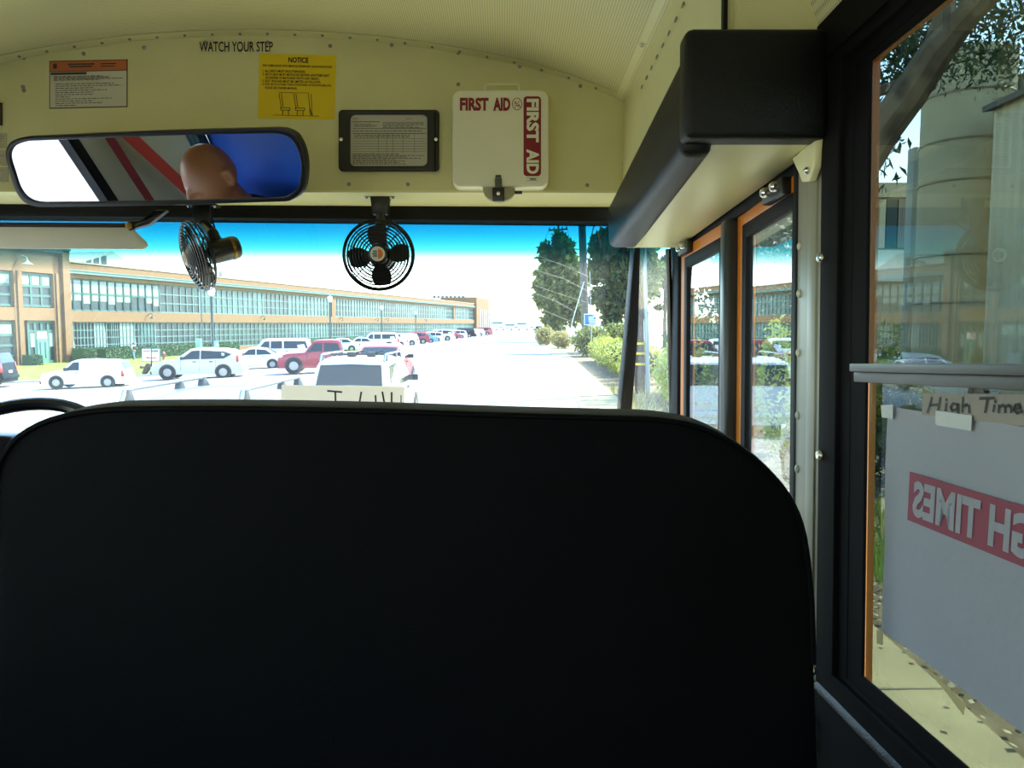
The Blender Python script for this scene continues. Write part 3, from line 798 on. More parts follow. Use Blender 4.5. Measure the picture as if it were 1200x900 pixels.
mb = MB(); mb.prism([onM(a, b, .0) for a, b in [inset(p, 4) for p in outer]], -nM * .008)
mb.build('mirror_glass', mat('silvered_glass', '#e8ebee', 0.0, metal=1.0), rm, smooth=0)
mb = MB(); c0 = onM(200, 200, -.02); mb.tube([c0, c0 + Vector((0, .1, .05)), bY(200, 226, D)], .011, 10); mb.build('arm', M_blackm, rm)

# ---- sun visor
YV = 2.12
sv = thing('sun_visor', 'grey sun visor on a black rod at the top left of the windscreen', 'sun visor', bY(60, 263, YV))
vis = [bY(-170, 262, YV), bY(148, 264, YV), bY(153, 266, YV), bY(171, 283, YV), bY(173, 288, YV), bY(168, 292, YV), bY(-170, 290, YV)]
mb = MB(); mb.prism(vis, (0, .006, 0)); mb.build('panel', mat('visor_grey', '#d2cebe', .6, bump=.3, bscale=400), sv, bevel=.002)
mb = MB(); mb.tube([bY(-170, 262.5, YV), bY(152, 264, YV)], .0065, 10); mb.build('rod', M_blackm, sv)
mb = MB(); mb.prism([bY(150, 270, YV - .01), bY(150, 259, YV - .01), bY(165, 258, YV - .01), bY(181, 246, YV - .01), bY(196, 246, YV - .01), bY(174, 263, YV - .01), bY(158, 267, YV - .01)], (0, .02, 0)); ba = mb.build('bracket', M_blackm, sv, bevel=.003)
mb = MB(); mb.lathe([(.009, 0), (.009, .008), (.005, .012), (0, .012)], bY(152, 264.5, YV - .01), (0, -1, 0), 12); mb.build('bolt', mat('brass', '#a98b4a', .3, metal=1.0), ba)

# ---- steering wheel
wc = Vector((-1.13, 1.70, -.247))
sw = thing('steering_wheel', 'black steering wheel rim showing left of the seat back', 'steering wheel', wc)
wa = Vector((0, -.62, .78)).normalized(); we = Vector((1, 0, 0)); wf_ = wa.cross(we)
mb = MB(); mb.tube([wc + (we * cos(2 * pi * k / 48) + wf_ * sin(2 * pi * k / 48)) * .235 for k in range(48)], .016, 10, closed=True); mb.build('rim', M_blackm, sw)
mb = MB()
for a in (30, 150, 270): mb.tube([wc - wa * .03, wc + (we * cos(radians(a)) + wf_ * sin(radians(a))) * .228], [.018, .012], 8)
mb.build('spokes', M_blackm, sw)
mb = MB(); mb.lathe([(0, -.06), (.05, -.06), (.055, -.02), (.04, 0), (0, .005)], wc, wa, 24); mb.build('hub', M_blackp, sw)
mb = MB(); mb.tube([wc - wa * .05, wc - wa * .75], .04, 12); mb.build('column', M_blackp, sw)
mb = MB(); c = bY(-20, 505, 1.93)
mb.hexa([(c.x - .3, 1.85, -.9), (c.x + .14, 1.85, -.9), (c.x + .14, 2.02, -.9), (c.x - .3, 2.02, -.9), (c.x - .28, 1.88, -.17), (c.x + .10, 1.88, -.18), (c.x + .10, 2.0, -.18), (c.x - .28, 2.0, -.17)])
tag(mb.build('instrument_pod', M_blackp, bevel=.02, segs=3), 'dark instrument pod standing behind the steering wheel', 'instrument panel')

# ---- the seat in front
YS = .95
st = thing('bus_seat', 'high black vinyl bus seat with piped edge directly ahead', 'bus seat', (-.12, YS, ZF))
xl, xr = bY(-8, 600, YS).x, bY(953, 760, YS).x
def seat_outline(y, dz, ins):
    """back outline in bus axes, from bottom left over the top to bottom right"""
    px = [(-6, 2200), (-6, 640), (-2, 560), (6, 535), (24, 513), (60, 494), (110, 484), (170, 481), (300, 481), (450, 484), (600, 489), (720, 492), (770, 494), (820, 503), (868, 527), (905, 560), (928, 592), (942, 632), (950, 700), (953, 780), (957, 2200)]
    out = []
    cxp = (-12 + 953) / 2
    for a, b in px:
        p = bY(a, b, YS); p = Vector((p.x, y, max(p.z, ZF + .35)))
        out.append(p)
    mid = Vector((-.12, y, -.9))
    res = []
    for p in out:
        q = Vector((p.x + (mid.x - p.x) / .5 * ins * .5 * (1 if abs(p.x - mid.x) > .2 else abs(p.x - mid.x) / .2), y, p.z + dz - (ins if p.z > -.4 else 0)))
        res.append(q)
    return res
def refine(pts, n=3):
    out = []
    for i in range(len(pts) - 1):
        p0, p1, p2, p3 = pts[max(i - 1, 0)], pts[i], pts[i + 1], pts[min(i + 2, len(pts) - 1)]
        for k in range(n):
            t = k / n
            out.append(p1.lerp(p2, t) if i in (0, len(pts) - 2) else 0.5 * ((2 * p1) + (p2 - p0) * t + (2 * p0 - 5 * p1 + 4 * p2 - p3) * t * t + (3 * p1 - p0 - 3 * p2 + p3) * t ** 3))
    return out + [pts[-1]]
mb = MB()
R = [refine(seat_outline(YS + .004, -.10, .10)), refine(seat_outline(YS - .003, -.02, .03)), refine(seat_outline(YS, 0, .0)), ]
mb.grid(R); mb.poly(R[0])
mb.build('back_panel', M_vinyl, st, smooth=60)
mb = MB()
R2 = [refine(seat_outline(YS, 0, 0)), refine(seat_outline(YS + .010, .005, -.001)), refine(seat_outline(YS + .05, .008, -.003)), refine(seat_outline(YS + .085, .006, -.003)), refine(seat_outline(YS + .12, -.01, .012))]
mb.grid(R2); mb.poly(R2[-1])
mb.build('cover', mat('lit_vinyl_top', '#4a4334', .75, bump=.35, bscale=300, spec=.12), st, smooth=60)  # top roll coloured browner and lighter for the light falling on it
mb = MB(); mb.tube(refine(seat_outline(YS - .001, .001, -.001))[3:-3], .0035, 6); mb.build('piping', M_vinyl, st)
mb = MB(); mb.box(xl + .02, xr - .02, YS + .1, YS + .48, -.86, -.74); mb.build('seat_cushion', M_vinyl, st, bevel=.04, segs=3)
for x in (xl + .12, xr - .12):
    mb = MB(); mb.tube([(x, YS + .06, -.85), (x, YS + .06, ZF + .012)], .015, 8); mb.tube([(x, YS + .06, -.85), (x, YS + .42, -.85), (x, YS + .42, ZF + .012)], .015, 8); mb.box(x - .04, x + .04, YS + .02, YS + .46, ZF, ZF + .012); mb.build('leg', M_blackm, st)

def thin_paper(name, col, tr):
    if name in _mats: return _mats[name]
    m = mat(name, col, .85, bump=.15, bscale=90); nt = m.node_tree
    t = nt.nodes.new('ShaderNodeBsdfTranslucent'); t.inputs[0].default_value = (*rgb(col), 1); mx = nt.nodes.new('ShaderNodeMixShader'); mx.inputs[0].default_value = tr
    nt.links.new(nt.nodes['Principled BSDF'].outputs[0], mx.inputs[1]); nt.links.new(t.outputs[0], mx.inputs[2]); nt.links.new(mx.outputs[0], nt.nodes['Material Output'].inputs[0]); return m
# ---- papers in the side window (inside face of the panes)
XP = XR + .0175
big = [bX(1042, 476, XP), bX(1036, 739, XP)]
S = lambda px, py: bX(px, py, XP)
tr = S(1042, 476) + (S(1200, 500) - S(1042, 476)) * 1.7; br_ = S(1036, 739) + (S(1200, 858) - S(1036, 739)) * 1.7
pp = thing('paper_sign', 'large white paper sheet with reversed red HIGH TIMES band in the side window', 'paper sign', S(1036, 739))
M_wp = thin_paper('thin_white_paper', '#9a9ca2', .25)
rows = []
for i in range(9):
    v = i / 8; a = S(1042, 476).lerp(S(1036, 739), v); b = tr.lerp(br_, v)
    rows.append([a.lerp(b, j / 16) + Vector((-.0015 - .003 * abs(sin(5 * v + .5 * j)) * .6, 0, 0)) for j in range(17)])
mb = MB(); mb.grid(rows); mb.grid([[p + Vector((.0005, 0, 0)) for p in r] for r in rows[::-1]])
mb.build('sheet', M_wp, pp)
M_pink = mat('red_band_through_paper', '#7f3f4c', .85)
lf = Vector((-.006, 0, 0))
b0, b1 = S(1069, 609), S(1072, 553); e0, e1 = S(1200, 662), S(1200, 591)
ex = (e0 - b0); k = 1.42
mb = MB(); mb.poly([b0 + lf, b0 + ex * k + lf, b1 + (e1 - b1) * k + lf, b1 + lf]); band_ = mb.build('red_band', M_pink, pp, smooth=0)
mb = MB(); u = (b1 - b0)
o_ = b0 + ex * (k - .06) + u * .13 + lf * 1.2
put_text(mb, 'HIGH TIMES', o_, -(ex * (k - .12)), u * .74, .04)
mb.build('lettering', M_wp, band_, smooth=0)
# strip with hand-lettered words
hs = thing('handwritten_strip', 'narrow paper strip hand-lettered High Times above the larger sheet', 'paper sign', S(1085, 485))
t0, t1, t2, t3 = S(1084, 486), S(1086, 461), S(1200, 462), S(1200, 499)
t2 = t1 + (t2 - t1) * 1.5; t3 = t0 + (t3 - t0) * 1.5
mb = MB(); mb.prism([p + Vector((-.004, 0, 0)) for p in (t0, t1, t2, t3)], (.0008, 0, 0)); mb.build('sheet', mat('strip_paper', '#857f75', .85), hs, smooth=0)
mb = MB()
def hand(pts, w=.0032):
    q = [S(a, b) + Vector((-.0052, 0, 0)) for a, b in pts]
    for a, b in zip(q, q[1:]):
        d = (b - a).normalized(); s_ = Vector((1, 0, 0)).cross(d) * (w / 2); e = d * w * .3
        mb.quad(a - e - s_, b + e - s_, b + e + s_, a - e + s_)
hand([(1097, 466), (1092, 483)]); hand([(1107, 466), (1104, 481)]); hand([(1095, 475), (1106, 474)])
hand([(1114, 473), (1113, 481)]); hand([(1114, 469), (1114.4, 468)])
hand([(1128, 474), (1122, 473), (1119, 477), (1121, 481), (1126, 480), (1128, 474), (1128, 485), (1124, 487)])
hand([(1134, 466), (1133, 482)]); hand([(1133, 477), (1138, 474), (1141, 476), (1141, 483)])
hand([(1154, 467), (1171, 466.5)]); hand([(1163, 467), (1160, 483)])
hand([(1171, 475), (1170, 482)]); hand([(1172, 471), (1172.4, 470)])
hand([(1177, 475), (1176, 483)]); hand([(1177, 477), (1181, 475), (1184, 477), (1184, 483)]); hand([(1184, 477), (1188, 475), (1191, 477), (1191, 483)])
hand([(1195, 479), (1202, 478), (1200, 474), (1196, 475), (1194, 480), (1198, 484), (1204, 482)]); hand([(1214, 476), (1209, 475), (1208, 478), (1214, 481), (1213, 485), (1207, 485)])
mb.build('lettering', M_ink, hs, smooth=0)
def tape(pts, m, label, name='tape_piece'):
    q = [S(a, b) + Vector((-.0075, 0, 0)) for a, b in pts]
    mb = MB(); mb.prism(q, (.0006, 0, 0)); o = mb.build(name, m, base=q[0], smooth=0); tag(o, label, 'tape', 'tape on the window papers')
M_tape = mat('clear_tape', '#a4a8a3', .3); M_mask = mat('masking_tape', '#a99a6a', .7)
tape([(1039, 475), (1040, 489), (1053, 491), (1053, 474)], M_tape, 'clear tape at the top front corner of the large sheet')
tape([(1104, 481), (1104, 498), (1146, 505), (1147, 487)], M_tape, 'clear tape joining the hand-lettered strip to the large sheet')
tape([(1034, 738), (1034, 754), (1041, 756), (1041, 741)], M_mask, 'brown tape at the lower front corner of the large sheet')
tape([(1094, 783), (1108, 795), (1139, 824), (1137, 838)], M_mask, 'brown tape hanging below the bottom edge of the large sheet')

# ---- paper sign low in the windscreen
YQ = 2.40
Q = lambda px, py: bY(px, py, YQ)
ps = thing('windscreen_paper', 'cream paper with black marker strokes low behind the windscreen', 'paper sign', Q(400, 500))
mb = MB(); mb.prism([Q(326, 540), Q(474, 540), Q(474, 453), Q(330, 451)], (0, .001, 0)); mb.build('sheet', thin_paper('cream_paper', '#e2dcd0', .55), ps, smooth=0)
mb = MB()
def hand2(pts, w=.0055):
    mb = MB()
    q = [Q(a, b) + Vector((0, -.001, 0)) for a, b in pts]
    for a, b in zip(q, q[1:]):
        d = (b - a).normalized(); s_ = Vector((0, -1, 0)).cross(d) * (w / 2)
        mb.quad(a - s_, b - s_, b + s_, a + s_)
    mb.build('marker_stroke', M_ink, ps, smooth=0)
hand2([(383.5, 458), (401, 459.5)]); hand2([(393, 459), (393.5, 480)]); hand2([(423.5, 459), (420, 480)]); hand2([(448, 459), (452, 480)]); hand2([(459, 459.5), (459, 480)]); hand2([(440, 463), (441, 480)]); hand2([(470, 463), (470, 480)], .003)
# ================================================================== driver, his seat and belt (seen in the mirror)
M_skin = mat('brown_skin', '#8f5a3e', .45, noise=.12, nscale=20)
M_shirt = mat('navy_shirt', '#1b2740', .85); M_trouser = mat('dark_trousers', '#202126', .9)
M_blue = mat('blue_vinyl', '#1f4fb0', .5, bump=.2, bscale=200); M_teal2 = mat('teal_vinyl', '#123a4c', .5)
M_belt = mat('red_belt', '#b52a1e', .6)
hd = HEAD
pr = thing('person', 'bald driver in a dark shirt, head seen in the rear-view mirror', 'person', (hd.x, hd.y - .25, -.74))
V3 = Vector
look = V3((-.15, 1, -.12)).normalized(); sd = look.cross(V3((0, 0, 1))).normalized(); upv = sd.cross(look)
def HP(a, b, c): return hd + sd * a + look * b + upv * c
hip = V3((hd.x, hd.y - .08, -.64)); chest = V3((hd.x, hd.y - .09, -.30)); nk = hd + V3((0, -.05, -.15))
sh = [V3((hd.x + s * .19, hd.y - .11, -.17)) for s in (-1, 1)]
el = [V3((hd.x + s * .25, hd.y - .08, -.43)) for s in (-1, 1)]
gr = [wc + (we * cos(radians(a)) + wf_ * sin(radians(a))) * .235 for a in (200, -20)]
wr_ = [g + V3((0, -.07, .01)) for g in gr]
kn = [V3((hd.x + s * .14, hd.y + .30, -.64)) for s in (-1, 1)]
ft = [V3((hd.x + s * .13, hd.y + .28, ZF + .06)) for s in (-1, 1)]
b = MB()
rows = []
for i in range(25):      # skull, face and jaw as one lofted surface
    t = pi * i / 24; z = cos(t); row = []
    for k in range(32):
        a = 2 * pi * k / 32; x, y = sin(t) * sin(a), sin(t) * cos(a)
        wx = .078 if z > -.2 else .078 - .022 * (-z - .2) / .8
        dy = .100 if y < 0 else .094
        yy = y * dy; xx = x * wx
        if y > 0 and z < .25: yy += .012 * max(0, 1 - abs(x) * 1.6)
        if y > .75 and -.1 < z < .12: yy -= .008 if .18 < abs(x) < .55 else 0
        if y < 0 and z < -.35: yy *= 1 - .5 * (-z - .35)
        row.append(HP(xx, yy, z * .118 + (-.012 if z < -.6 and y > 0 else 0)))
    rows.append(row)
b.grid(rows, wrap=True)
b.tube([HP(0, .098, .022), HP(0, .112, -.01), HP(0, .122, -.03), HP(0, .104, -.042)], [.009, .011, .015, .009], 10)
for s in (-1, 1):
    b.tube([HP(s * .079, -.012, .03), HP(s * .088, -.02, .025), HP(s * .09, -.02, -.01), HP(s * .083, -.008, -.03)], [.012, .015, .012, .007], 8)
    b.ball(HP(s * .016, .112, -.034), .009, 8, 6)
b.tube([HP(-.026, .099, -.062), HP(0, .108, -.06), HP(.026, .099, -.062)], [.006, .009, .006], 8); b.tube([HP(-.022, .097, -.073), HP(0, .105, -.074), HP(.022, .097, -.073)], [.006, .01, .006], 8)
b.ball(HP(0, .088, -.103), .026, 10, 8)
b.tube([hd + V3((0, -.02, -.06)), nk, nk + V3((0, -.03, -.06))], [.058, .056, .07], 14)
b.tube([nk + V3((0, -.03, -.05)), chest, chest.lerp(hip, .5), hip], [.09, .145, .14, .15], 16)
for i in (0, 1):
    b.tube([nk + V3((0, -.03, -.05)), sh[i]], [.06, .062], 12)
    b.tube([sh[i], sh[i].lerp(el[i], .5), el[i], el[i].lerp(wr_[i], .4), wr_[i]], [.062, .05, .043, .042, .028], 12)
    g = gr[i]; s = (-1, 1)[i]; tang = (we * -sin(radians((200, -20)[i])) + wf_ * cos(radians((200, -20)[i])))
    b.tube([wr_[i], wr_[i].lerp(g, .55) + V3((0, 0, .012))], [.028, .034], 10)
    for k in range(5):
        if k < 4:
            o_ = tang * (.033 - .022 * k); ln_ = (.9, 1.0, .95, .75)[k]
            b.tube([wr_[i].lerp(g, .5) + o_ + V3((0, 0, .012)), g + o_ + wa * .024, g + o_ + V3((0, .026, .004)) * ln_, g + o_ - wa * .022 + V3((0, .012, 0))], [.011, .0095, .0085, .0075], 8)
        else:
            b.tube([wr_[i].lerp(g, .3) + tang * .03, g + tang * .05 - V3((0, .024, 0)), g + tang * .06 + wa * .01], [.012, .010, .008], 8)
    b.tube([hip + V3(((-1, 1)[i] * .08, .02, 0)), kn[i], kn[i].lerp(ft[i], .4), ft[i]], [.088, .062, .058, .042], 12)
    b.tube([ft[i] + V3((0, -.05, -.02)), ft[i] + V3((0, .08, -.03)), ft[i] + V3((0, .17, -.04))], [.042, .042, .03], 10)
bo = b.build('body', M_skin, pr, smooth=180)
md = bo.modifiers.new('fuse', 'REMESH'); md.mode = 'VOXEL'; md.voxel_size = .006; md.use_smooth_shade = True
ms = bo.modifiers.new('soften', 'SMOOTH'); ms.factor = .5; ms.iterations = 4
b = MB(); b.tube([nk + V3((0, -.03, -.035)), nk + V3((0, -.03, -.06)), chest, chest.lerp(hip, .5), hip + V3((0, 0, -.03))], [.075, .10, .16, .155, .165], 18)
for i in (0, 1):
    b.tube([nk + V3((0, -.03, -.055)), sh[i]], [.07, .072], 14); b.tube([sh[i], sh[i].lerp(el[i], .5), sh[i].lerp(el[i], .8)], [.075, .064, .062], 14)
o = b.build('shirt', M_shirt, pr, smooth=180); md = o.modifiers.new('fuse', 'REMESH'); md.mode = 'VOXEL'; md.voxel_size = .008; md.use_smooth_shade = True; ms = o.modifiers.new('soften', 'SMOOTH'); ms.factor = .5; ms.iterations = 3
b = MB()
for i in (0, 1):
    b.tube([hip + V3(((-1, 1)[i] * .08, .0, -.01)), kn[i], kn[i].lerp(ft[i], .4), ft[i] + V3((0, 0, .03))], [.105, .076, .07, .062], 14)
b.ball(hip + V3((0, 0, -.02)), (.18, .15, .11), 14, 10)
o = b.build('trousers', M_trouser, pr, smooth=180); md = o.modifiers.new('fuse', 'REMESH'); md.mode = 'VOXEL'; md.voxel_size = .008; md.use_smooth_shade = True; ms = o.modifiers.new('soften', 'SMOOTH'); ms.factor = .5; ms.iterations = 3
for i in (0, 1):
    b = MB(); q = ft[i]; b.tube([q + V3((0, -.06, -.025)), q + V3((0, .06, -.025)), q + V3((0, .18, -.038))], [.048, .05, .036], 12); b.build('shoe', M_black, pr)
    b = MB(); b.ball(HP((-1, 1)[i] * .031, .072, .006), .0115, 12, 8); b.build('eye', mat('eye_white', '#6a5a4e', .3), pr)
# driver's seat
ds = thing('driver_seat', 'blue vinyl high-backed driver seat at the wheel, seen in the mirror', 'driver seat', (hd.x, hd.y - .2, ZF))
yb_ = hd.y - .23
rows = []
for z, w, yo in ((-.70, .24, -.04), (-.4, .30, -.05), (-.1, .34, -.06), (.1, .34, -.08), (.24, .31, -.09), (.33, .24, -.09), (.37, .12, -.09)):
    rows.append([(hd.x + .03 + w * cos(2 * pi * k / 20) * (1 if abs(cos(2 * pi * k / 20)) < .8 else 1), yb_ - .08 + yo * .4 + .055 * sin(2 * pi * k / 20) * (1 if z < .3 else .8), z) for k in range(20)])
b = MB(); b.grid(rows, wrap=True); b.poly(rows[0]); b.poly(rows[-1]); b.build('backrest', M_blue, ds, smooth=60)
for s in (-1, 1):
    b = MB(); b.tube([(hd.x + .03 + s * .30, yb_ - .03, -.6), (hd.x + .03 + s * .345, yb_ - .05, -.2), (hd.x + .03 + s * .335, yb_ - .06, .12)], [.045, .05, .03], 10); b.build('side_bolster', M_teal2, ds)
b = MB(); b.box(hd.x - .27, hd.x + .30, yb_ - .12, yb_ + .32, -.86, -.72); b.build('cushion', M_blue, ds, bevel=.04, segs=3)
b = MB(); b.lathe([(.22, 0), (.22, .03), (.07, .08), (.07, .36), (0, .36)], (hd.x, yb_ + .1, ZF), (0, 0, 1), 20); b.build('pedestal', M_blackp, ds)
# belts and the wall things the mirror catches
def band(p, q, w, m, name, label, cat, n=(1, 0, 0)):
    p, q = V3(p), V3(q); s_ = V3(n).cross((q - p).normalized()) * (w / 2); t = V3(n) * .003
    b = MB(); b.hexa([p - s_, p + s_, q + s_, q - s_, p - s_ + t, p + s_ + t, q + s_ + t, q - s_ + t]); o = b.build(name, m, base=p, smooth=0); return tag(o, label, cat)
band((XL + .02, 1.405, .395), (XL + .02, 1.385, -.38), .035, mat('dark_red_strip', '#7d1c1e', .6), 'red_trim_strip', 'dark red strip along the window post, seen in the mirror', 'trim strip')
band((XL + .03, 1.36, .22), (XL + .04, 1.08, -.60), .05, M_belt, 'seat_belt', 'bright red shoulder belt hanging by the driver seat, seen in the mirror', 'seat belt')
for k, (y, m, lb) in enumerate(((1.86, '#b98a80', 'small card with red edge on the driver window sill, seen in the mirror'), (1.76, '#c2bfb0', 'plain pale card on the driver window sill, seen in the mirror'))):
    b = MB(); b.box(XL + .002, XL + .006, y - .045, y + .045, -.42, -.36 + .47 * 0); o = b.build('sill_card', mat('card_' + m, m, .7), base=(XL, y, -.42)); tag(o, lb, 'card', 'cards on the driver window sill')
# ================================================================== STREET (world axes: X right, Y away, Z up; road under the bus at 0)
FRAME = IDENT
def asphalt():
    m = mat('pale_asphalt', '#8f8d88', .9, noise=.15, nscale=1.2, bump=.3, bscale=40)
    return m
M_road = asphalt()
M_conc = mat('pale_concrete', '#a5986f', .9, noise=.18, nscale=2.5, bump=.3, bscale=30)
M_dirt = mat('dry_dirt', '#564a35', 1.0, color2='#7d7051', nscale=3.0, bump=.6, bscale=12)
M_lawn = mat('lawn_green', '#5c7a1e', 1.0, color2='#708a2c', nscale=1.5, bump=.5, bscale=30)
mb = MB()
rows = []
for y in (-80, -20, 0, 20, 60, 120, 250, 600, 1500):
    rows.append([(x, y, ground(x) - .002) for x in (-400, -60, -25.5, -14, -6, -1.5, 2, 6, 60, 400)])
mb.grid(rows); struct(mb.build('road', M_road, smooth=0))
# pavement to the right, dirt strip beyond
kx = lambda y: 1.25 + .03 * max(y, 0)
mb = MB(); sl = [-40, -6, 0, 3, 6, 12, 20, 30, 45, 70, 110]
mb.grid([[(kx(y), y, -.01), (kx(y), y, .02), (kx(y) + .15, y, .03), (kx(y) + 1.3, y, .045)] for y in sl])
mb.grid([[(kx(y) + 1.3, y, .045), (kx(y) + 1.3, y, -.01)] for y in sl])
sw_ = struct(mb.build('sidewalk', M_conc, smooth=0))
mb = MB()
for i in range(40):
    y = -8 + i * 1.4; mb.box(kx(y) + .17, kx(y) + 1.29, y, y + .018, .03, .047)
mb.build('joints', mat('concrete_joint', '#7a745f', .95), sw_)
mb = MB(); mb.grid([[(kx(y) + 1.3, y, .035), (kx(y) + 4, y, .06), (kx(y) + 9, y, .05), (kx(y) + 30, y, .05)] for y in sl]); struct(mb.build('dirt_strip', M_dirt, smooth=0))
# lawn in front of the factory, with its kerb
FA = wY(67, 424, 64.0); FB = wY(570, 388, 211.0); FA.z = FB.z = -.9
fd = (FB - FA); fd.z = 0; FLEN = fd.length; fd.normalize(); fn = Vector((fd.y, -fd.x, 0))     # along the facade / towards the street
def fs(px):
    """distance along the facade at a picture column"""
    d = wray(px, 400); d = Vector((d.x, d.y, 0)); a = Vector((FA.x, FA.y, 0))
    # a + fd*s = d*t
    det = fd.x * (-d.y) + d.x * fd.y
    return ((-a.x) * (-d.y) - (-d.x) * (-a.y)) / det
def FP(s, z, out=0.0):
    p = FA + fd * s + fn * out; return Vector((p.x, p.y, z))
l0, l1, l2 = gnd(-140, 455), gnd(30, 448.5), gnd(195, 440)
mb = MB()
front = [gnd(-200, 457), gnd(30, 448.5), gnd(120, 444), gnd(200, 439.5), gnd(300, 428), gnd(390, 417), gnd(450, 407)]
back = [FP(fs(-150), -.9, -.5), FP(0, -.9, -.5), FP(12, -.9, -.5), FP(25, -.9, -.5), FP(45, -.9, -.5), FP(70, -.9, -.5), FP(110, -.9, -.5)]
N = 6
mb.grid([[Vector((a.x + (b.x - a.x) * k / N, a.y + (b.y - a.y) * k / N, ground(a.x + (b.x - a.x) * k / N) + .06)) for k in range(N + 1)] for a, b in zip(front, back)])
o = mb.build('lawn', M_lawn, smooth=0); o['kind'] = 'structure'
mb = MB()
kb = [Vector((p.x, p.y, ground(p.x))) for p in front]
mb.grid([[p + Vector((0, -.2, -.02)), p + Vector((0, -.2, .12)), p + Vector((0, .1, .12)), p + Vector((0, .1, 0))] for p in kb]); struct(mb.build('kerb', mat('kerb_concrete', '#a8a293', .9)))

# ---------------------------------------------------------------- the factory
M_brick = bpy.data.materials.new('tan_brick'); M_brick.use_nodes = True
_n = M_brick.node_tree; _b = _n.nodes['Principled BSDF']; _b.inputs['Roughness'].default_value = .9
_tc = _n.nodes.new('ShaderNodeTexCoord'); _br = _n.nodes.new('ShaderNodeTexBrick'); _mp = _n.nodes.new('ShaderNodeMapping')
_sx = _n.nodes.new('ShaderNodeSeparateXYZ'); _cx = _n.nodes.new('ShaderNodeCombineXYZ')
_br.inputs['Color1'].default_value = (*rgb('#785b36'), 1); _br.inputs['Color2'].default_value = (*rgb('#6b4d2d'), 1); _br.inputs['Mortar'].default_value = (*rgb('#786850'), 1)
_br.inputs['Scale'].default_value = 4.0; _br.inputs['Mortar Size'].default_value = .012
_n.links.new(_tc.outputs['Object'], _sx.inputs[0]); _n.links.new(_sx.outputs[1], _cx.inputs[0]); _n.links.new(_sx.outputs[2], _cx.inputs[1]); _n.links.new(_cx.outputs[0], _br.inputs['Vector']); _n.links.new(_br.outputs[0], _b.inputs['Base Color'])
M_teal = mat('teal_paint', '#35594f', .6); M_tealL = mat('pale_teal_metal', '#56736a', .6)
M_pane = mat('factory_glass', '#466361', .35, color2='#24373a', nscale=.35, spec=.4)
M_paneD = mat('factory_glass_dark', '#2a3f42', .35, color2='#172427', nscale=.5, spec=.4)
M_shade = mat('white_blind', '#76877f', .5)
fb = thing('factory_building', 'long two-storey tan brick factory with bands of teal-framed windows', 'building', FP(0, -.9))
ZR, ZB0 = 7.55, -.95
def fbox(mb, s0, s1, z0, z1, o0, o1):
    mb.hexa([FP(s0, z0, o0), FP(s1, z0, o0), FP(s1, z0, o1), FP(s0, z0, o1), FP(s0, z1, o0), FP(s1, z1, o0), FP(s1, z1, o1), FP(s0, z1, o1)])
sE = fs(556); sT0, sT1 = sE, fs(571)
mb = MB()
fbox(mb, 0, sE, ZB0, 7.05, -30, -.35); fbox(mb, 0, sE, 2.5, 3.45, -.5, 0); fbox(mb, 0, sE, 6.25, ZR, -.6, 0); fbox(mb, 0, sE, ZB0, -.28, -.5, 0)
fbox(mb, 0, 1.3, ZB0, ZR, -.5, 0); sP = fs(390); fbox(mb, sP, sP + 1.2, 3.4, 6.3, -.5, -.05); sP2 = fs(532); fbox(mb, sP2, sP2 + 1.2, 3.4, 6.3, -.5, -.05)
wall_ = mb.build('brick_wall', M_brick, fb, smooth=0)
mb = MB(); fbox(mb, 0, sE, 6.62, 6.85, 0, .35); fbox(mb, 0, sE, 6.85, 6.92, -.1, .42); mb.build('gutter', M_tealL, fb, smooth=0)
mb = MB(); fbox(mb, 0, sE, ZR, ZR + .1, -.7, .08); mb.build('coping', mat('coping_stone', '#a79a7e', .8), fb, smooth=0)
# windows: (column from, column to) in the picture, upper band and lower band
def fwin(s0, s1, z0, z1, pane, cols, rowz, bar=.09, name='window', mull=M_tealL, frame=M_teal, out=-.28):
    mb = MB(); fbox(mb, s0, s1, z0, z1, out - .05, out); w = mb.build(name, pane, fb, smooth=0)
    mb = MB()
    for i in range(cols + 1):
        s = s0 + (s1 - s0) * i / cols; fbox(mb, s - bar / 2, s + bar / 2, z0, z1, out, out + .08)
    for z in rowz: fbox(mb, s0, s1, z - bar / 2, z + bar / 2, out, out + .07)
    mb.build('mullions', mull, w, smooth=0); return w
zu0, zu1, zl0, zl1 = 3.45, 6.25, -.28, 2.5
cols_ = [69 + (190 - 69) * (1 - .0) * k / 13 for k in range(14)]
s_a, s_b = fs(69), fs(191)
for k in range(13):     # upper band, panes with blinds
    a = s_a + (s_b - s_a) * k / 13; b = s_a + (s_b - s_a) * (k + 1) / 13
    w = fwin(a, b, zu0, zu1, M_paneD, 1, (zu0 + .05, (zu0 + zu1) / 2 + .1, zu1 - .05), .16, mull=M_teal)
    mb = MB(); fbox(mb, a + .12, b - .12, (zu0 + zu1) / 2 + .2, zu1 - .15, -.30, -.24)
    if k not in (9, 10): fbox(mb, a + .12, b - .12, zu0 + (.9 if k % 3 else .65), (zu0 + zu1) / 2, -.30, -.24)
    mb.build('blinds', M_shade, w, smooth=0)
s = s_b; n = 0
while s < sE - 2:
    e = min(s + 6.6, sE - .4)
    if s < sP < e: e = sP
    if s < sP2 < e: e = sP2
    if abs(s - sP) < .01 or abs(s - sP2) < .01: s += 1.2; continue
    fwin(s + .05, e - .05, zu0, zu1, M_pane if n % 3 else M_paneD, 6, (zu0 + .05, zu0 + .95, zu0 + 1.85, zu1 - .05), .10); s = e; n += 1
cw = [(70, 93, 'w'), (93, 113, 'd'), (113, 131, 'w'), (131, 143, 'd'), (143, 164, 'w'), (164, 184, 'g')]
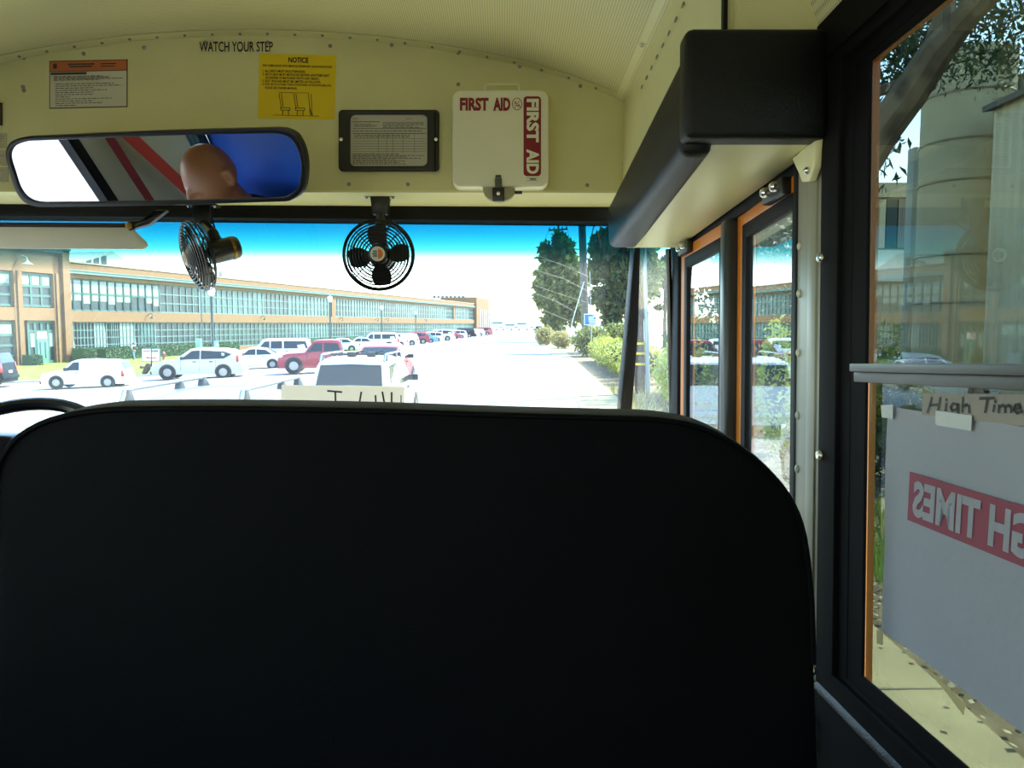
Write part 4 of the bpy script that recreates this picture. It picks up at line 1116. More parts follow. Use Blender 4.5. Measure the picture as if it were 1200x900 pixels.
for a, b, k in cw:
    a_, b_ = fs(a), fs(b)
    w = fwin(a_, b_, zl0, zl1, M_paneD if k != 'g' else M_pane, 5, (zl0 + .05, zl0 + .75, zl0 + 1.4, zl0 + 2.05, zl1 - .05), .07, mull=M_tealL)
    if k == 'w':
        mb = MB(); mb.hexa([FP(a_ + .1, zl0 + .1, -.30), FP(b_ - .1, zl0 + .1, -.30), FP(b_ - .1, zl0 + .1, -.26), FP(a_ + .1, zl0 + .1, -.26), FP(a_ + .1, zl1 - .1, -.30), FP(b_ - .6, zl1 - .1, -.30), FP(b_ - .6, zl1 - .1, -.26), FP(a_ + .1, zl1 - .1, -.26)]); mb.build('curtain', M_shade, w, smooth=0)
s = fs(184); n = 0
while s < sE - 2:
    e = min(s + 6.6, sE - .4)
    fwin(s + .08, e - .08, zl0, zl1, M_paneD if n < 4 or n % 3 == 0 else M_pane, 7, (zl0 + .05, zl0 + .7, zl0 + 1.35, zl0 + 2.0, zl1 - .05), .09, mull=M_tealL); s = e; n += 1
# wall lamps on the brick band
for px in (173, 306, 398, 440, 452, 497):
    s = fs(px); mb = MB(); c = FP(s, 3.05, .1); mb.tube([FP(s, 3.1, 0), FP(s, 3.35, .35), FP(s, 3.3, .6), FP(s, 3.1, .62)], .035, 6); mb.lathe([(.05, .25), (.1, .15), (.28, 0), (0, 0.02)], FP(s, 2.85, .62), (0, 0, 1), 12); mb.build('wall_lamp', mat('lamp_dark', '#3a3a34', .5), fb)
# roof monitors behind the parapet
for px, h in ((140, 2.6), (233, 2.6), (345, 2.4)):
    s = fs(px); mb = MB(); mb.prism([FP(s - 11, ZR - .3, -9), FP(s + 5, ZR - .3, -9), FP(s - 1.5, ZR + h, -9)], -fn * 14); mm = mb.build('roof_monitor', mat('monitor_pale', '#c8c3ad', .8), fb, smooth=0)
    mb = MB()
    for k in range(7): q0, q1 = (.12 + k * .115), (.20 + k * .115); mb.quad(FP(s - 11 + 9.5 * q0, ZR - .3 + (h + .3) * q0 * .3 + .3, -8.95), FP(s - 11 + 9.5 * q1, ZR - .3 + (h + .3) * q1 * .3 + .3, -8.95), FP(s - 11 + 9.5 * q1, ZR - .3 + (h + .3) * q1 * .92, -8.95), FP(s - 11 + 9.5 * q0, ZR - .3 + (h + .3) * q0 * .92, -8.95))
    mb.build('glazing', M_pane, mm, smooth=0)
# end tower with a pyramid cap
mb = MB(); fbox(mb, sT0, sT1, -.9, 9.2, -9, .6); tw = mb.build('end_tower', M_brick, fb, smooth=0)
sm = (sT0 + sT1) / 2
mb = MB(); b_ = [FP(sT0 + .35 * (sT1 - sT0), 9.2, -4), FP(sT1 - .1 * (sT1 - sT0), 9.2, -4), FP(sT1 - .1 * (sT1 - sT0), 9.2, -1), FP(sT0 + .35 * (sT1 - sT0), 9.2, -1)]; ap = FP(sT0 + .62 * (sT1 - sT0), 11.6, -2.5)
mb.add(b_ + [ap], [(0, 1, 4), (1, 2, 4), (2, 3, 4), (3, 0, 4), (3, 2, 1, 0)]); mb.build('pyramid_cap', mat('cap_grey', '#8f948c', .6), tw, smooth=0)
mb = MB()
for k in range(7): fbox(mb, sT0 + 3 + k * 2.2, sT0 + 4.1 + k * 2.2, -.2, 6.2, .6, .68)
mb.build('slot_windows', M_paneD, tw, smooth=0)
# the taller entrance block at the left end
sL = fs(-160)
mb = MB(); O = 1.2
fbox(mb, sL, 0.2, ZB0, 8.3, -20, O - .4)
p0, p1, p2, p3 = fs(14), fs(51), fs(4), fs(-60)
for a, b in ((p1, .2), (p2, p0), (sL, p3)): fbox(mb, a, b, ZB0, 8.3, O - .4, O)
fbox(mb, sL, .2, 6.35, 8.3, O - .5, O); fbox(mb, sL, .2, 2.6, 3.6, O - .5, O - .02); fbox(mb, -.55, .2, ZB0, 8.3, O - .1, O + .25); fbox(mb, fs(7), fs(9), ZB0, 6.4, O - .1, O + .12); fbox(mb, fs(53), fs(55.5), ZB0, 6.4, O - .1, O + .12)
eb = mb.build('entrance_block', M_brick, fb, smooth=0)
mb = MB(); fbox(mb, sL, .3, 8.3, 8.45, -20, O + .35); fbox(mb, sL, .3, 8.05, 8.3, O, O + .2); mb.build('eaves', M_tealL, fb, smooth=0)
mb = MB(); mb.hexa([FP(sL, 8.45, O), FP(.3, 8.45, O), FP(.3, 8.45, -20), FP(sL, 8.45, -20), FP(sL, 9.9, -9), FP(-6, 9.9, -9), FP(-6, 9.9, -10), FP(sL, 9.9, -10)]); mb.build('low_roof', mat('roof_pale', '#b3ad98', .8), fb, smooth=0)
def block_win(a, b, z0, z1):
    w = fwin(a, b, z0, z1, M_paneD, 3, (z0 + .1, z0 + (z1 - z0) * .62, z1 - .1, z0 + .9), .18, mull=M_teal, out=O - .3)
    mb = MB()
    for k in range(3): q = (b - a) / 3; fbox(mb, a + q * k + .15, a + q * (k + 1) - .15, z0 + (z1 - z0) * .66, z1 - .2, O - .3, O - .24)
    mb.build('blinds', M_shade, w, smooth=0)
block_win(p0, p1, 3.65, 6.3); block_win(p3, p2, 3.65, 6.3); block_win(p3, p2, -.2, 2.5)
# entrance door with sidelights
a, b = p0 + .6, p1 + .1
w = fwin(a, b, -.8, 2.55, M_paneD, 4, (1.75, 2.5, 1.1, -.7), .2, 'entrance_door', mull=M_teal, out=O - .3)
q = (b - a) / 4
mb = MB(); fbox(mb, a + q + .1, b - q - .1, -.85, 1.1, O - .3, O - .18); mb.build('door_leaves', mat('door_green', '#4c7a66', .5), w, smooth=0)
mb = MB(); fbox(mb, a + q + .35, a + 2 * q - .2, -.4, .9, O - .18, O - .15); fbox(mb, a + 2 * q + .2, b - q - .35, -.4, .9, O - .18, O - .15); mb.build('door_panes', M_pane, w, smooth=0)
mb = MB(); fbox(mb, a + .15, a + q - .1, .5, 1.6, O - .3, O - .22); fbox(mb, b - q + .1, b - .15, .5, 1.6, O - .3, O - .22); mb.build('blinds', M_shade, w, smooth=0)
mb = MB(); fbox(mb, a + q * 1.2, b - q * 1.25, 1.15, 1.7, O - .28, O - .2); mb.build('poster', mat('poster_mix', '#a8786a', .6, color2='#d6d2c6', nscale=3), w, smooth=0)
mb = MB(); s = fs(10); mb.tube([FP(s, 7.3, O), FP(s, 7.5, O + .4), FP(s, 7.4, O + .8), FP(s, 7.2, O + .85)], .05, 6); mb.lathe([(.06, .35), (.12, .2), (.42, 0), (0, .03)], FP(s, 6.85, O + .85), (0, 0, 1), 14); mb.build('wall_lamp', mat('lamp_pale', '#b8b8a8', .5), fb)

# distant block showing over the factory roof
c = wY(527, 356, 235)
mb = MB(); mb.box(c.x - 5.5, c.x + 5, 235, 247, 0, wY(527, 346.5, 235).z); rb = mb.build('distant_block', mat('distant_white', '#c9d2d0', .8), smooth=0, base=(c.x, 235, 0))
tag(rb, 'pale flat-roofed block standing behind the factory roof', 'building')
mb = MB()
for k in range(8):
    for z in (wY(527, 353, 235).z, wY(527, 349, 235).z): mb.box(c.x - 5 + k * 1.25, c.x - 4.3 + k * 1.25, 234.9, 235.05, z, z + .6)
mb.build('windows', M_pane, rb, smooth=0, base=(c.x, 235, 0))
# distant hill and waterfront sheds
def hill(name, pxs, dist, m):
    mb = MB(); top = [wY(a, b, dist) for a, b in pxs]
    rows = [[Vector((p.x, dist - 30, -2)) for p in top], [Vector((p.x, dist - 12, -2 + (p.z + 2) * .6)) for p in top], top, [Vector((p.x, dist + 60, -2)) for p in top]]
    mb.grid(rows); return struct(mb.build(name, m))
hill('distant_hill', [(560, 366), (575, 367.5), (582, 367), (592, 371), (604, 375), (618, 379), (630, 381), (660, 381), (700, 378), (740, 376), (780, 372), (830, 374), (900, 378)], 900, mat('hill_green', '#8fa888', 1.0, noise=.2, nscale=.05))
for k, (a, b, y0, y1, lb) in enumerate(((574, 590, 376, 384, 'long pale shed far down the street at the factory end'), (591, 604, 378.5, 384, 'low white shed far down the street, between two others'), (605, 618, 377, 384, 'small pale gabled shed nearest the distant moving car'))):
    mb = MB(); p, q = wY(a, y0, 330), wY(b, y1, 330); mb.box(p.x, q.x, 330, 340, 0, p.z); mb.prism([(p.x, 330, p.z), (q.x, 330, p.z), ((p.x + q.x) / 2, 330, p.z + .7)], (0, 10, 0))
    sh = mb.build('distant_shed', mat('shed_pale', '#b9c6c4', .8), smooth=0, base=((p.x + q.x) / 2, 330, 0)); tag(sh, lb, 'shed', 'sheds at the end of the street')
    mb = MB(); mb.box(p.x + .5, q.x - .5, 329.9, 330, p.z - 1.1, p.z - .6); mb.build('window_strip', M_pane, sh, smooth=0, base=((p.x + q.x) / 2, 330, 0))

# ---------------------------------------------------------------- vehicles
TYPES = {
 # top: (along from nose 0..1, height share); belt: height share; ws/rw: windscreen and rear-window stretches of top; side: side windows
 'van_wagon': dict(L=4.47, W=1.76, H=1.6, top=[(0, .32), (.0, .42), (.02, .5), (.10, .565), (.245, .60), (.26, .61), (.36, .93), (.42, .985), (.6, 1.0), (.85, .97), (.93, .93), (.975, .64), (.985, .5), (1.0, .42), (1.0, .25)],
    belt=.6, ws=(5, 6), rw=(10, 11), side=[[(.30, .63), (.385, .90), (.455, .92), (.46, .63)]], wheels=(.19, .79), R=.335, tail=(.965, .4, .6), open=True),
 'crossover': dict(L=4.75, W=1.88, H=1.68, top=[(0, .30), (.0, .38), (.03, .48), (.12, .57), (.24, .62), (.26, .625), (.43, .965), (.5, .995), (.62, 1.0), (.8, .975), (.90, .93), (.965, .68), (.985, .6), (1.0, .45), (1.0, .25)],
    belt=.62, ws=(5, 6), rw=(10, 11), side=[[(.335, .645), (.45, .91), (.535, .925), (.535, .645)], [(.55, .645), (.55, .925), (.80, .89), (.885, .80), (.80, .66)]], wheels=(.185, .79), R=.37, tail=(.955, .55, .76)),
 'big_suv': dict(L=5.3, W=1.95, H=1.85, top=[(0, .30), (.0, .44), (.02, .54), (.12, .58), (.24, .60), (.255, .605), (.35, .95), (.40, .99), (.6, 1.0), (.88, .99), (.945, .96), (.985, .64), (.99, .5), (1.0, .42), (1.0, .25)],
    belt=.6, ws=(5, 6), rw=(10, 11), side=[[(.30, .63), (.375, .90), (.44, .91), (.44, .63)], [(.455, .63), (.455, .91), (.60, .92), (.60, .63)], [(.62, .63), (.62, .92), (.90, .91), (.93, .64)]], wheels=(.17, .77), R=.39, tail=(.975, .42, .68)),
 'wagon': dict(L=4.6, W=1.72, H=1.55, top=[(0, .32), (.0, .42), (.02, .50), (.12, .57), (.27, .60), (.28, .605), (.41, .95), (.47, .99), (.65, 1.0), (.88, .97), (.925, .94), (.985, .62), (.99, .57), (1.0, .43), (1.0, .24)],
    belt=.6, ws=(5, 6), rw=(10, 11), side=[[(.345, .63), (.43, .90), (.52, .92), (.52, .63)], [(.535, .63), (.535, .92), (.70, .92), (.70, .63)], [(.715, .63), (.715, .92), (.87, .90), (.93, .65)]], wheels=(.18, .77), R=.32, tail=(.97, .40, .60)),
 'sedan': dict(L=4.6, W=1.76, H=1.44, top=[(0, .32), (.0, .42), (.02, .50), (.14, .60), (.29, .64), (.30, .645), (.44, .96), (.50, 1.0), (.62, .99), (.70, .95), (.71, .945), (.85, .70), (.87, .69), (.97, .66), (1.0, .52), (1.0, .24)],
    belt=.64, ws=(5, 6), rw=(10, 11), side=[[(.365, .67), (.455, .92), (.545, .94), (.545, .67)], [(.56, .67), (.56, .94), (.69, .90), (.78, .69)]], wheels=(.185, .78), R=.32, tail=(.965, .46, .64)),
 'pickup': dict(L=5.1, W=1.8, H=1.78, top=[(0, .30), (.0, .42), (.02, .52), (.10, .585), (.27, .62), (.28, .625), (.365, .95), (.41, .99), (.55, 1.0), (.625, .98), (.635, .96), (.665, .66), (.68, .60), (.97, .60), (1.0, .58), (1.0, .26)],
    belt=.63, ws=(5, 6), rw=(10, 11), side=[[(.315, .655), (.375, .90), (.455, .915), (.455, .655)], [(.475, .655), (.475, .915), (.615, .90), (.645, .66)]], wheels=(.165, .775), R=.40, tail=(.985, .38, .58)),
}
M_carglass = mat('car_window', '#1d282c', .12, spec=.45)
M_tyre = mat('tyre_rubber', '#1c1c1d', .8); M_rim = mat('alloy_rim', '#8d9092', .4, metal=.8); M_trim = mat('dark_trim', '#26282a', .6)
M_tail = mat('tail_lamp_red', '#a01c22', .25, coat=.5); M_lamp = mat('head_lamp', '#d5dadb', .15, coat=.5); M_plate = mat('plate', '#cfcfc8', .5)
CARPAINT = {}
def paint(h):
    if max(rgb(h)) < .06: return mat('car_paint_' + h.strip('#'), h, .6, spec=.2)
    return mat('car_paint_' + h.strip('#'), h, .38, coat=.2)
def car(kind, name, label, cat, loc, az, color, size=1.0, group=None, rack=None, detail=True, hscale=1.0, wscale=1.0, clad=None, flap=None):
    T = TYPES[kind]; L, W, H = T['L'] * size, T['W'] * size * wscale, T['H'] * size * hscale
    root = thing(name, label, cat, (0, 0, 0), group)
    root.matrix_world = Matrix.Translation(loc) @ Matrix.Rotation(-radians(az), 4, 'Z')
    zb0 = .13 * H; belt = T['belt']
    Y = lambda t: L / 2 - t * L
    def wid(t): return W / 2 * (1 - .13 * abs(2 * t - 1) ** 5)
    def gx(z):
        if z <= .35: return .965 + .035 * (z - .13) / .22
        if z <= belt: return 1.0 - .02 * (z - .35) / (belt - .35)
        return .98 - .18 * (z - belt) / (1 - belt)
    rows = []
    top = T['top']
    for t, z in top:
        K = 7; zz = []
        for k in range(K + 1):
            f = k / K; zz.append(.15 + (z - .15) * f)
        if z > belt + .08: zz = [.15, .24, .35, .48, belt, belt + (z - belt) * .4, belt + (z - belt) * .8, z]
        side = [(wid(t) * gx(q), q * H) for q in zz]
        # soft shoulder
        side[-1] = (side[-1][0] * .95, side[-1][1]); side[-2] = (side[-2][0], min(side[-2][1], z * H - .015 * H))
        row = [Vector((-x, Y(t), q)) for x, q in side] + [Vector((-side[-1][0] * .5, Y(t), z * H + .012 * H)), Vector((side[-1][0] * .5, Y(t), z * H + .012 * H))] + [Vector((x, Y(t), q)) for x, q in side[::-1]]
        rows.append(row)
    mb = MB(); mb.grid(rows); mb.poly(rows[0]); mb.poly(rows[-1])
    n = len(rows[0]); mb.grid([[r[0] for r in rows], [r[-1] for r in rows]])
    mb.build('body', paint(color), root, smooth=40)
    def sx(t, z): return wid(t) * gx(z) + .012
    # glass
    for w in T['side']:
        for sgn in (-1, 1):
            mb = MB(); pts = [Vector((sgn * sx(t, z), Y(t), z * H)) for t, z in w]
            mb.prism(pts, (-sgn * .012, 0, 0)); mb.build('side_window', M_carglass, root, smooth=0)
    def glz(i0, i1, nm, k0, k1):
        (t0, z0), (t1, z1) = top[i0], top[i1]
        nrm = Vector((0, (z1 - z0) * H, (t1 - t0) * L)).normalized()
        if nrm.z < 0: nrm = -nrm
        def pt(f, u):
            t = t0 + (t1 - t0) * f; z = z0 + (z1 - z0) * f; return Vector((u * wid(t) * gx(z) * .88, Y(t), z * H + .012 * H * (1 - abs(u)))) + nrm * .014
        mb = MB(); mb.grid([[pt(f, u) for u in (-1, -.5, 0, .5, 1)] for f in (k0, .5, k1)]); q = [v - nrm * .02 for v in mb.v]; b = len(mb.v)
        mb.build(nm, M_carglass, root)
    glz(*T['ws'], 'windscreen', .06, .95)
    glz(*T['rw'], 'rear_window', .08, .92)
    # wheels in dark arches
    R = T['R'] * size
    for tw in T['wheels']:
        for sgn in (-1, 1):
            x = sgn * W / 2
            mb = MB(); mb.lathe([(0, -.10), (R * 1.17, -.10), (R * 1.17, .004), (0, .004)], (x, Y(tw), R * 1.03), (sgn, 0, 0), 24); mb.build('wheel_arch', M_trim, root)
            mb = MB(); mb.lathe([(R * .5, -.16), (R * .97, -.16), (R, -.13), (R, .0), (R * .96, .018), (R * .60, .022), (R * .58, -.02), (0, -.03)], (x, Y(tw), R), (sgn, 0, 0), 24); wh = mb.build('wheel', M_tyre, root)
            mb = MB(); mb.lathe([(R * .60, .012), (R * .55, .018), (R * .53, .0)], (x, Y(tw), R), (sgn, 0, 0), 20); mb.lathe([(R * .2, .0), (R * .18, .018), (0, .02)], (x, Y(tw), R), (sgn, 0, 0), 12)
            for k in range(5):
                a = 2 * pi * k / 5 + .3; u = Vector((0, cos(a), sin(a))); v = Vector((0, -sin(a), cos(a))); c = Vector((x + sgn * .008, Y(tw), R))
                mb.prism([c + u * R * .1 + v * R * .1, c + u * R * .56 + v * R * .11, c + u * R * .56 - v * R * .11, c + u * R * .1 - v * R * .1], (sgn * .012, 0, 0))
            mb.build('rim', M_rim, wh)
    # lamps, mirrors, bumpers, plate
    tt, z0, z1 = T['tail']
    for sgn in (-1, 1):
        mb = MB(); xo = wid(tt); mb.hexa([Vector((sgn * a, Y(tt + b), z * H)) for z in (z0, z1) for a, b in ((xo * .80, .028 if z < .5 else .012), (xo * 1.005, .018 if z < .5 else .006), (xo * 1.012, -.02), (xo * .80, -.02))]); mb.build('tail_lamp', M_tail, root, bevel=.01)
        mb = MB(); xo = wid(.03); mb.hexa([Vector((sgn * a, Y(b), z * H)) for z in (.43, .52) for a, b in ((xo * .55, -.002 if z < .5 else .02), (xo * .98, .02), (xo * 1.0, .09), (xo * .55, .06))]); mb.build('head_lamp', M_lamp, root, bevel=.01)
        tm = T['side'][0][0][0] + .01
        mb = MB(); mb.hexa([Vector((sgn * (W / 2 + a), Y(tm) + b, belt * H + c)) for c in (.02, .17) for a, b in ((-.06, -.05), (.17, -.05), (.15, .06), (-.06, .04))]); mb.build('door_mirror', M_trim if detail else paint(color), root, bevel=.02)
    mb = MB(); mb.box(-W * .44, W * .44, -L / 2 - .07, -L / 2 + .05, .24 * H, .33 * H); mb.build('rear_bumper', paint(color) if clad is None else M_trim, root, bevel=.025)
    mb = MB(); mb.box(-W * .43, W * .43, L / 2 - .06, L / 2 + .05, .16 * H, .26 * H); mb.build('front_bumper', M_trim, root, bevel=.02)
    mb = MB(); mb.box(-.17, .17, -L / 2 - .04, -L / 2 + .05, .40 * H, .46 * H); mb.build('number_plate', M_plate, root)
    mb = MB()
    for sgn in (-1, 1):
        for t in ((.33, .53, .71) if kind != 'pickup' else (.3, .465, .66)):
            mb.tube([(sgn * (wid(t) * gx(.4) + .004), Y(t), .26 * H), (sgn * (wid(t) * gx(belt) + .004), Y(t), belt * H)], .006, 4)
        for t in ((.48, .66) if kind != 'van_wagon' else (.44,)): mb.box(min(sgn * (W / 2 - .03), sgn * (W / 2 + .02)), max(sgn * (W / 2 - .03), sgn * (W / 2 + .02)), Y(t) - .09, Y(t) + .09, (belt - .07) * H, (belt - .045) * H)
    mb.build('door_seams', M_trim, root)
    if rack:
        for sgn in (-1, 1):
            x = sgn * W * .37; z = H * 1.0 + .09; y0, y1 = Y(.43), Y(.86)
            mb = MB(); mb.tube([(x, y1 - .15, H * .96), (x, y1 - .04, z - .02), (x, y1 + .12, z), (x, y0 - .12, z), (x, y0 + .05, z - .02), (x, y0 + .2, H * .98)], .026, 8); rr = mb.build('roof_rail', mat('silver_rail', '#7d8588', .45, metal=.3), root)
            for y in (y1, (y0 + y1) / 2 + .3, y0):
                mb = MB(); mb.hexa([Vector((x + a, y + b, c)) for c in (H * .965, z) for a, b in ((-.035, -.12 if c < z else -.04), (.035, -.12 if c < z else -.04), (.035, .12 if c < z else .04), (-.035, .12 if c < z else .04))]); mb.build('rail_foot', mat('rail_foot_dark', '#1c2733', .4), rr, bevel=.01)
        if rack == 'boxes':
            for x in (-.2, .25):
                mb = MB(); mb.box(x - .09, x + .09, Y(.72), Y(.66), H * 1.01, H * 1.07); mb.tube([(x, Y(.69), H * 1.05), (x + .3, Y(.69), H * 1.09)], .02, 6); mb.build('rack_clamp', M_trim, root, bevel=.008)
            mb = MB(); mb.tube([(-W * .37, Y(.69), H * 1.04), (W * .37, Y(.69), H * 1.04)], .02, 6); mb.build('cross_bar', M_trim, root)
    return root
def at(px, py, dx=0.0, dy=0.0):
    p = gnd(px, py); x, y = p.x + dx, p.y + dy; return Vector((x, y, ground(x)))
AZ = -98
def park(kind, name, label, cat, px, py, color, back=.9, **k):
    """px, py: where the near-side wheels touch the ground, midway between them"""
    a = radians(k.pop('az', AZ)); h = Vector((sin(a), cos(a))); p = gnd(px, py)
    W = TYPES[kind]['W'] * k.get('size', 1.0)
    # near side is the left or right flank, whichever faces the eye
    rgt = Vector((cos(a), -sin(a))); v = Vector((p.x, p.y)); s = -1 if rgt.dot(v) > 0 else 1
    c = v - rgt * s * W / 2 * back
    return car(kind, name, label, cat, Vector((c.x, c.y, ground(c.x))), math.degrees(a), color, **k)
park('big_suv', 'dark_suv', 'dark blue-green SUV cut off by the left end of the kerb', 'car', -66, 456, '#131e20', az=-99)
park('van_wagon', 'white_van', 'white panel-sided retro van parked in front of the arrow sign', 'van', 98, 455, '#d9dcdf', size=.84)
park('crossover', 'silver_crossover', 'champagne silver crossover parked right of the arrow sign', 'car', 231, 444, '#b3b2a2', az=-100, size=.96)
park('sedan', 'white_sedan', 'white sedan parked between silver crossover and red pickup', 'car', 296, 432.5, '#d9dcdd', size=.95, az=-104)
park('big_suv', 'white_suv', 'large white SUV rising behind the white sedan', 'car', 322, 428, '#dfe2e3', az=-101)
park('pickup', 'red_pickup', 'red crew-cab pickup parked between white SUV and white wagon', 'pickup', 383, 437, '#8c1f33', az=-100)
car('wagon', 'white_wagon', 'white station wagon ahead with roof rack, seen from behind', 'car', Vector((-3.45, 18.4, ground(-3.5))), 1.0, '#c2c9cd', hscale=1.14, wscale=1.2, size=.92, rack='boxes')
car('sedan', 'red_sedan', 'red sedan driving just ahead of the white wagon', 'car', Vector((-5.1, 31, ground(-5.5))), 2.0, '#a02a34', hscale=1.15)
car('wagon', 'blue_wagon', 'blue-grey wagon with silver roof rails beside the bus, roof showing over the seat', 'car', Vector((-3.5, 9.9, ground(-3.5))), 0.6, '#49586a', rack='rails', hscale=1.02)
rowcars = [
 (398, 412, 'sedan', 'white', '#dfe2e3', 'white sedan mostly hidden behind the red pickup bed'),
 (421, 410.5, 'sedan', 'white', '#d3d9dc', 'pale grey sedan in the kerb row, first after the red pickup'),
 (441, 409, 'big_suv', 'white', '#e2e5e5', 'tall white SUV in the kerb row behind the red sedan'),
 (457, 407, 'sedan', 'white', '#dadfe2', 'white sedan in the kerb row just left of the white van-like car'),
 (471, 405, 'van_wagon', 'white', '#e3e6e6', 'white van-like car in the kerb row beside the dark red car'),
 (484, 403.2, 'crossover', 'red', '#912637', 'dark red crossover in the middle of the kerb row'),
 (494.5, 402, 'sedan', 'blue', '#5f9cc0', 'light blue car in the kerb row beside the dark red crossover'),
 (503, 400.8, 'wagon', 'white', '#e0e4e6', 'white wagon in the kerb row right of the light blue car'),
 (514, 399.4, 'big_suv', 'white', '#e4e7e8', 'large white SUV in the kerb row, left of a second red car'),
 (525, 397.8, 'sedan', 'red', '#9a3040', 'small red car in the far half of the kerb row'),
 (533, 396.8, 'wagon', 'white', '#dfe3e4', 'white wagon in the kerb row between red car and black SUV'),
 (541, 395.8, 'big_suv', 'black', '#14181b', 'black SUV in the far half of the kerb row'),
 (549, 394.8, 'sedan', 'white', '#e3e6e7', 'white sedan in the kerb row just right of the black SUV'),
 (556, 394, 'van_wagon', 'white', '#dbe0e2', 'white car in the kerb row left of the red-roofed vehicle'),
 (563.5, 393, 'big_suv', 'red', '#b04a50', 'pale red tall vehicle near the far end of the kerb row'),
 (569, 392.3, 'sedan', 'white', '#e0e4e6', 'white sedan last in the kerb row by the end tower'),
]
for px, py, kind, cn, colr, lb in rowcars:
    park(kind, 'parked_car', lb, 'car', px, py, colr, group='cars parked along the kerb', detail=False, az=-100, back=.6)
car('big_suv', 'dark_suv', 'dark SUV far off in the road, alone before the trees', 'car', Vector((gnd(631.5, 391).x, gnd(631.5, 391).y, 0)), 2, '#1a2022')
for px, lb in ((586, 'first of the three tiny white cars far down the street'), (604, 'middle of the three tiny white cars far down the street'), (622, 'last of the three tiny white cars far down the street')):
    p = gnd(px, 387.3); car('sedan', 'distant_car', lb, 'car', Vector((p.x, p.y, ground(p.x))), -90, '#dfe4e6', group='distant white cars', detail=False)
p = wY(1046, 424, 19)
car('sedan', 'white_car', 'white car parked beyond the pavement, roof showing above the window rail', 'car', Vector((11.2, 21.5, .05)), 75, '#dfe3e4')

# ---------------------------------------------------------------- street furniture
M_pole = mat('dark_pole', '#3a4a4c', .5); M_wood = mat('grey_wood', '#6d675c', .9, noise=.3, nscale=6, bump=.4, bscale=25); M_darkwood = mat('dark_wood', '#453c33', .9, noise=.3, nscale=6)
lamps = [(247.5, 339, 50), (386.5, 348.5, 72), (447, 359.5, 105), (487, 366, 140), (508, 368.5, 168), (529, 370.5, 195), (541, 371.5, 215)]
ords = ['nearest street lamp, standing behind the silver crossover', 'second street lamp, rising behind the red pickup', 'third street lamp along the row, behind the tall white SUV', 'fourth street lamp along the row, behind the dark red crossover', 'fifth street lamp along the row of parked cars', 'sixth street lamp, before the black SUV', 'last street lamp, by the end of the factory']
for (px, py, d), lb in zip(lamps, ords):
    t = wY(px, py, d); g = ground(t.x); r = thing('street_lamp', 'white-globed ' + lb, 'street lamp', (t.x, t.y, g), 'street lamps along the factory')
    h = t.z
    mb = MB(); mb.lathe([(.16, 0), (.14, .5), (.09, .7), (.07, h - g - .6), (.1, h - g - .55), (.1, h - g - .45), (0, h - g - .45)], (t.x, t.y, g), (0, 0, 1), 10); mb.build('pole', M_pole, r)
    mb = MB(); mb.lathe([(.1, 0), (.2, .15), (.24, .35), (.2, .5), (.06, .58), (0, .6)], (t.x, t.y, h - .45), (0, 0, 1), 14); mb.build('globe', mat('lamp_globe', '#dfe2dc', .3), r)
p = wY(235, 334, 48); g = ground(p.x); r = thing('slim_pole', 'slim dark pole just left of the nearest street lamp', 'pole', (p.x, 48, g))
mb = MB(); mb.lathe([(.09, 0), (.07, .1), (.04, .12), (.035, p.z - g), (0, p.z - g)], (p.x, 48, g), (0, 0, 1), 8); mb.build('shaft', M_pole, r)
p0, p1 = wY(228.5, 397, 55), wY(236, 412, 55); g = ground(p0.x)
mb = MB(); mb.box(p0.x, p1.x, 55, 55.4, g, p0.z); o = mb.build('utility_cabinet', mat('cabinet_green', '#7aa08f', .6), bevel=.06, base=((p0.x + p1.x) / 2, 55, g)); tag(o, 'pale green utility cabinet on the lawn beside the slim pole', 'utility cabinet')
p0, p1 = wY(249, 400, 49.5), wY(254, 407, 49.5); r = thing('small_sign', 'small green and yellow sign on the nearest street lamp', 'sign', (p0.x, 49.8, p1.z))
mb = MB(); mb.box(p0.x, p1.x, 49.78, 49.82, p1.z, p0.z); mb.build('board', mat('sign_green', '#7fb0a2', .6), r); mb = MB(); mb.box(p0.x + .12, p1.x, 49.76, 49.78, p1.z + .1, p0.z - .12); mb.build('yellow_patch', mat('sign_yellow', '#cfc27a', .6), r)
# arrow sign with dark sandbag-like pieces at its foot
g0 = gnd(178, 439.5); d = g0.y; S_ = lambda px, py: wY(px, py, d)
r = thing('arrow_sign', 'white sign with red left arrow on the lawn', 'sign', (g0.x, d, g0.z))
a, b = S_(166.6, 423.5), S_(187.6, 408.5)
mb = MB(); mb.box(a.x, b.x, d - .02, d + .05, a.z, b.z); mb.build('panel', mat('sign_edge', '#4b5a5e', .6), r)
a2, b2 = S_(167.2, 422.8), S_(186.9, 409)
mb = MB(); mb.box(a2.x, b2.x, d - .035, d - .02, a2.z, b2.z); mb.build('white_face', mat('sign_white', '#e3e8e8', .5), r)
arr = [(171.2, 419.3), (173.8, 417.2), (173.8, 418.5), (184, 418.5), (184, 420), (173.8, 420), (173.8, 421.2)]
mb = MB(); mb.prism([S_(x, y) + Vector((0, -.045, 0)) for x, y in arr], (0, .008, 0)); mb.build('red_arrow', mat('arrow_red', '#b3405a', .5), r, smooth=0)
mb = MB(); bar_lines(mb, S_(168, 412.6), S_(176.6, 412.6) - S_(168, 412.6), S_(168, 410.2) - S_(168, 412.6), [(k * .165, k * .165 + .12, 0, 1) for k in range(6)], (0, -.045, 0)); mb.build('red_letters', mat('arrow_red', '#b3405a', .5), r, smooth=0)
mb = MB(); bar_lines(mb, S_(177, 412.6), S_(185.9, 412.6) - S_(177, 412.6), S_(177, 410.2) - S_(177, 412.6), [(k * .165, k * .165 + .12, 0, 1) for k in range(6)], (0, -.045, 0)); mb.build('dark_letters', M_trim, r, smooth=0)
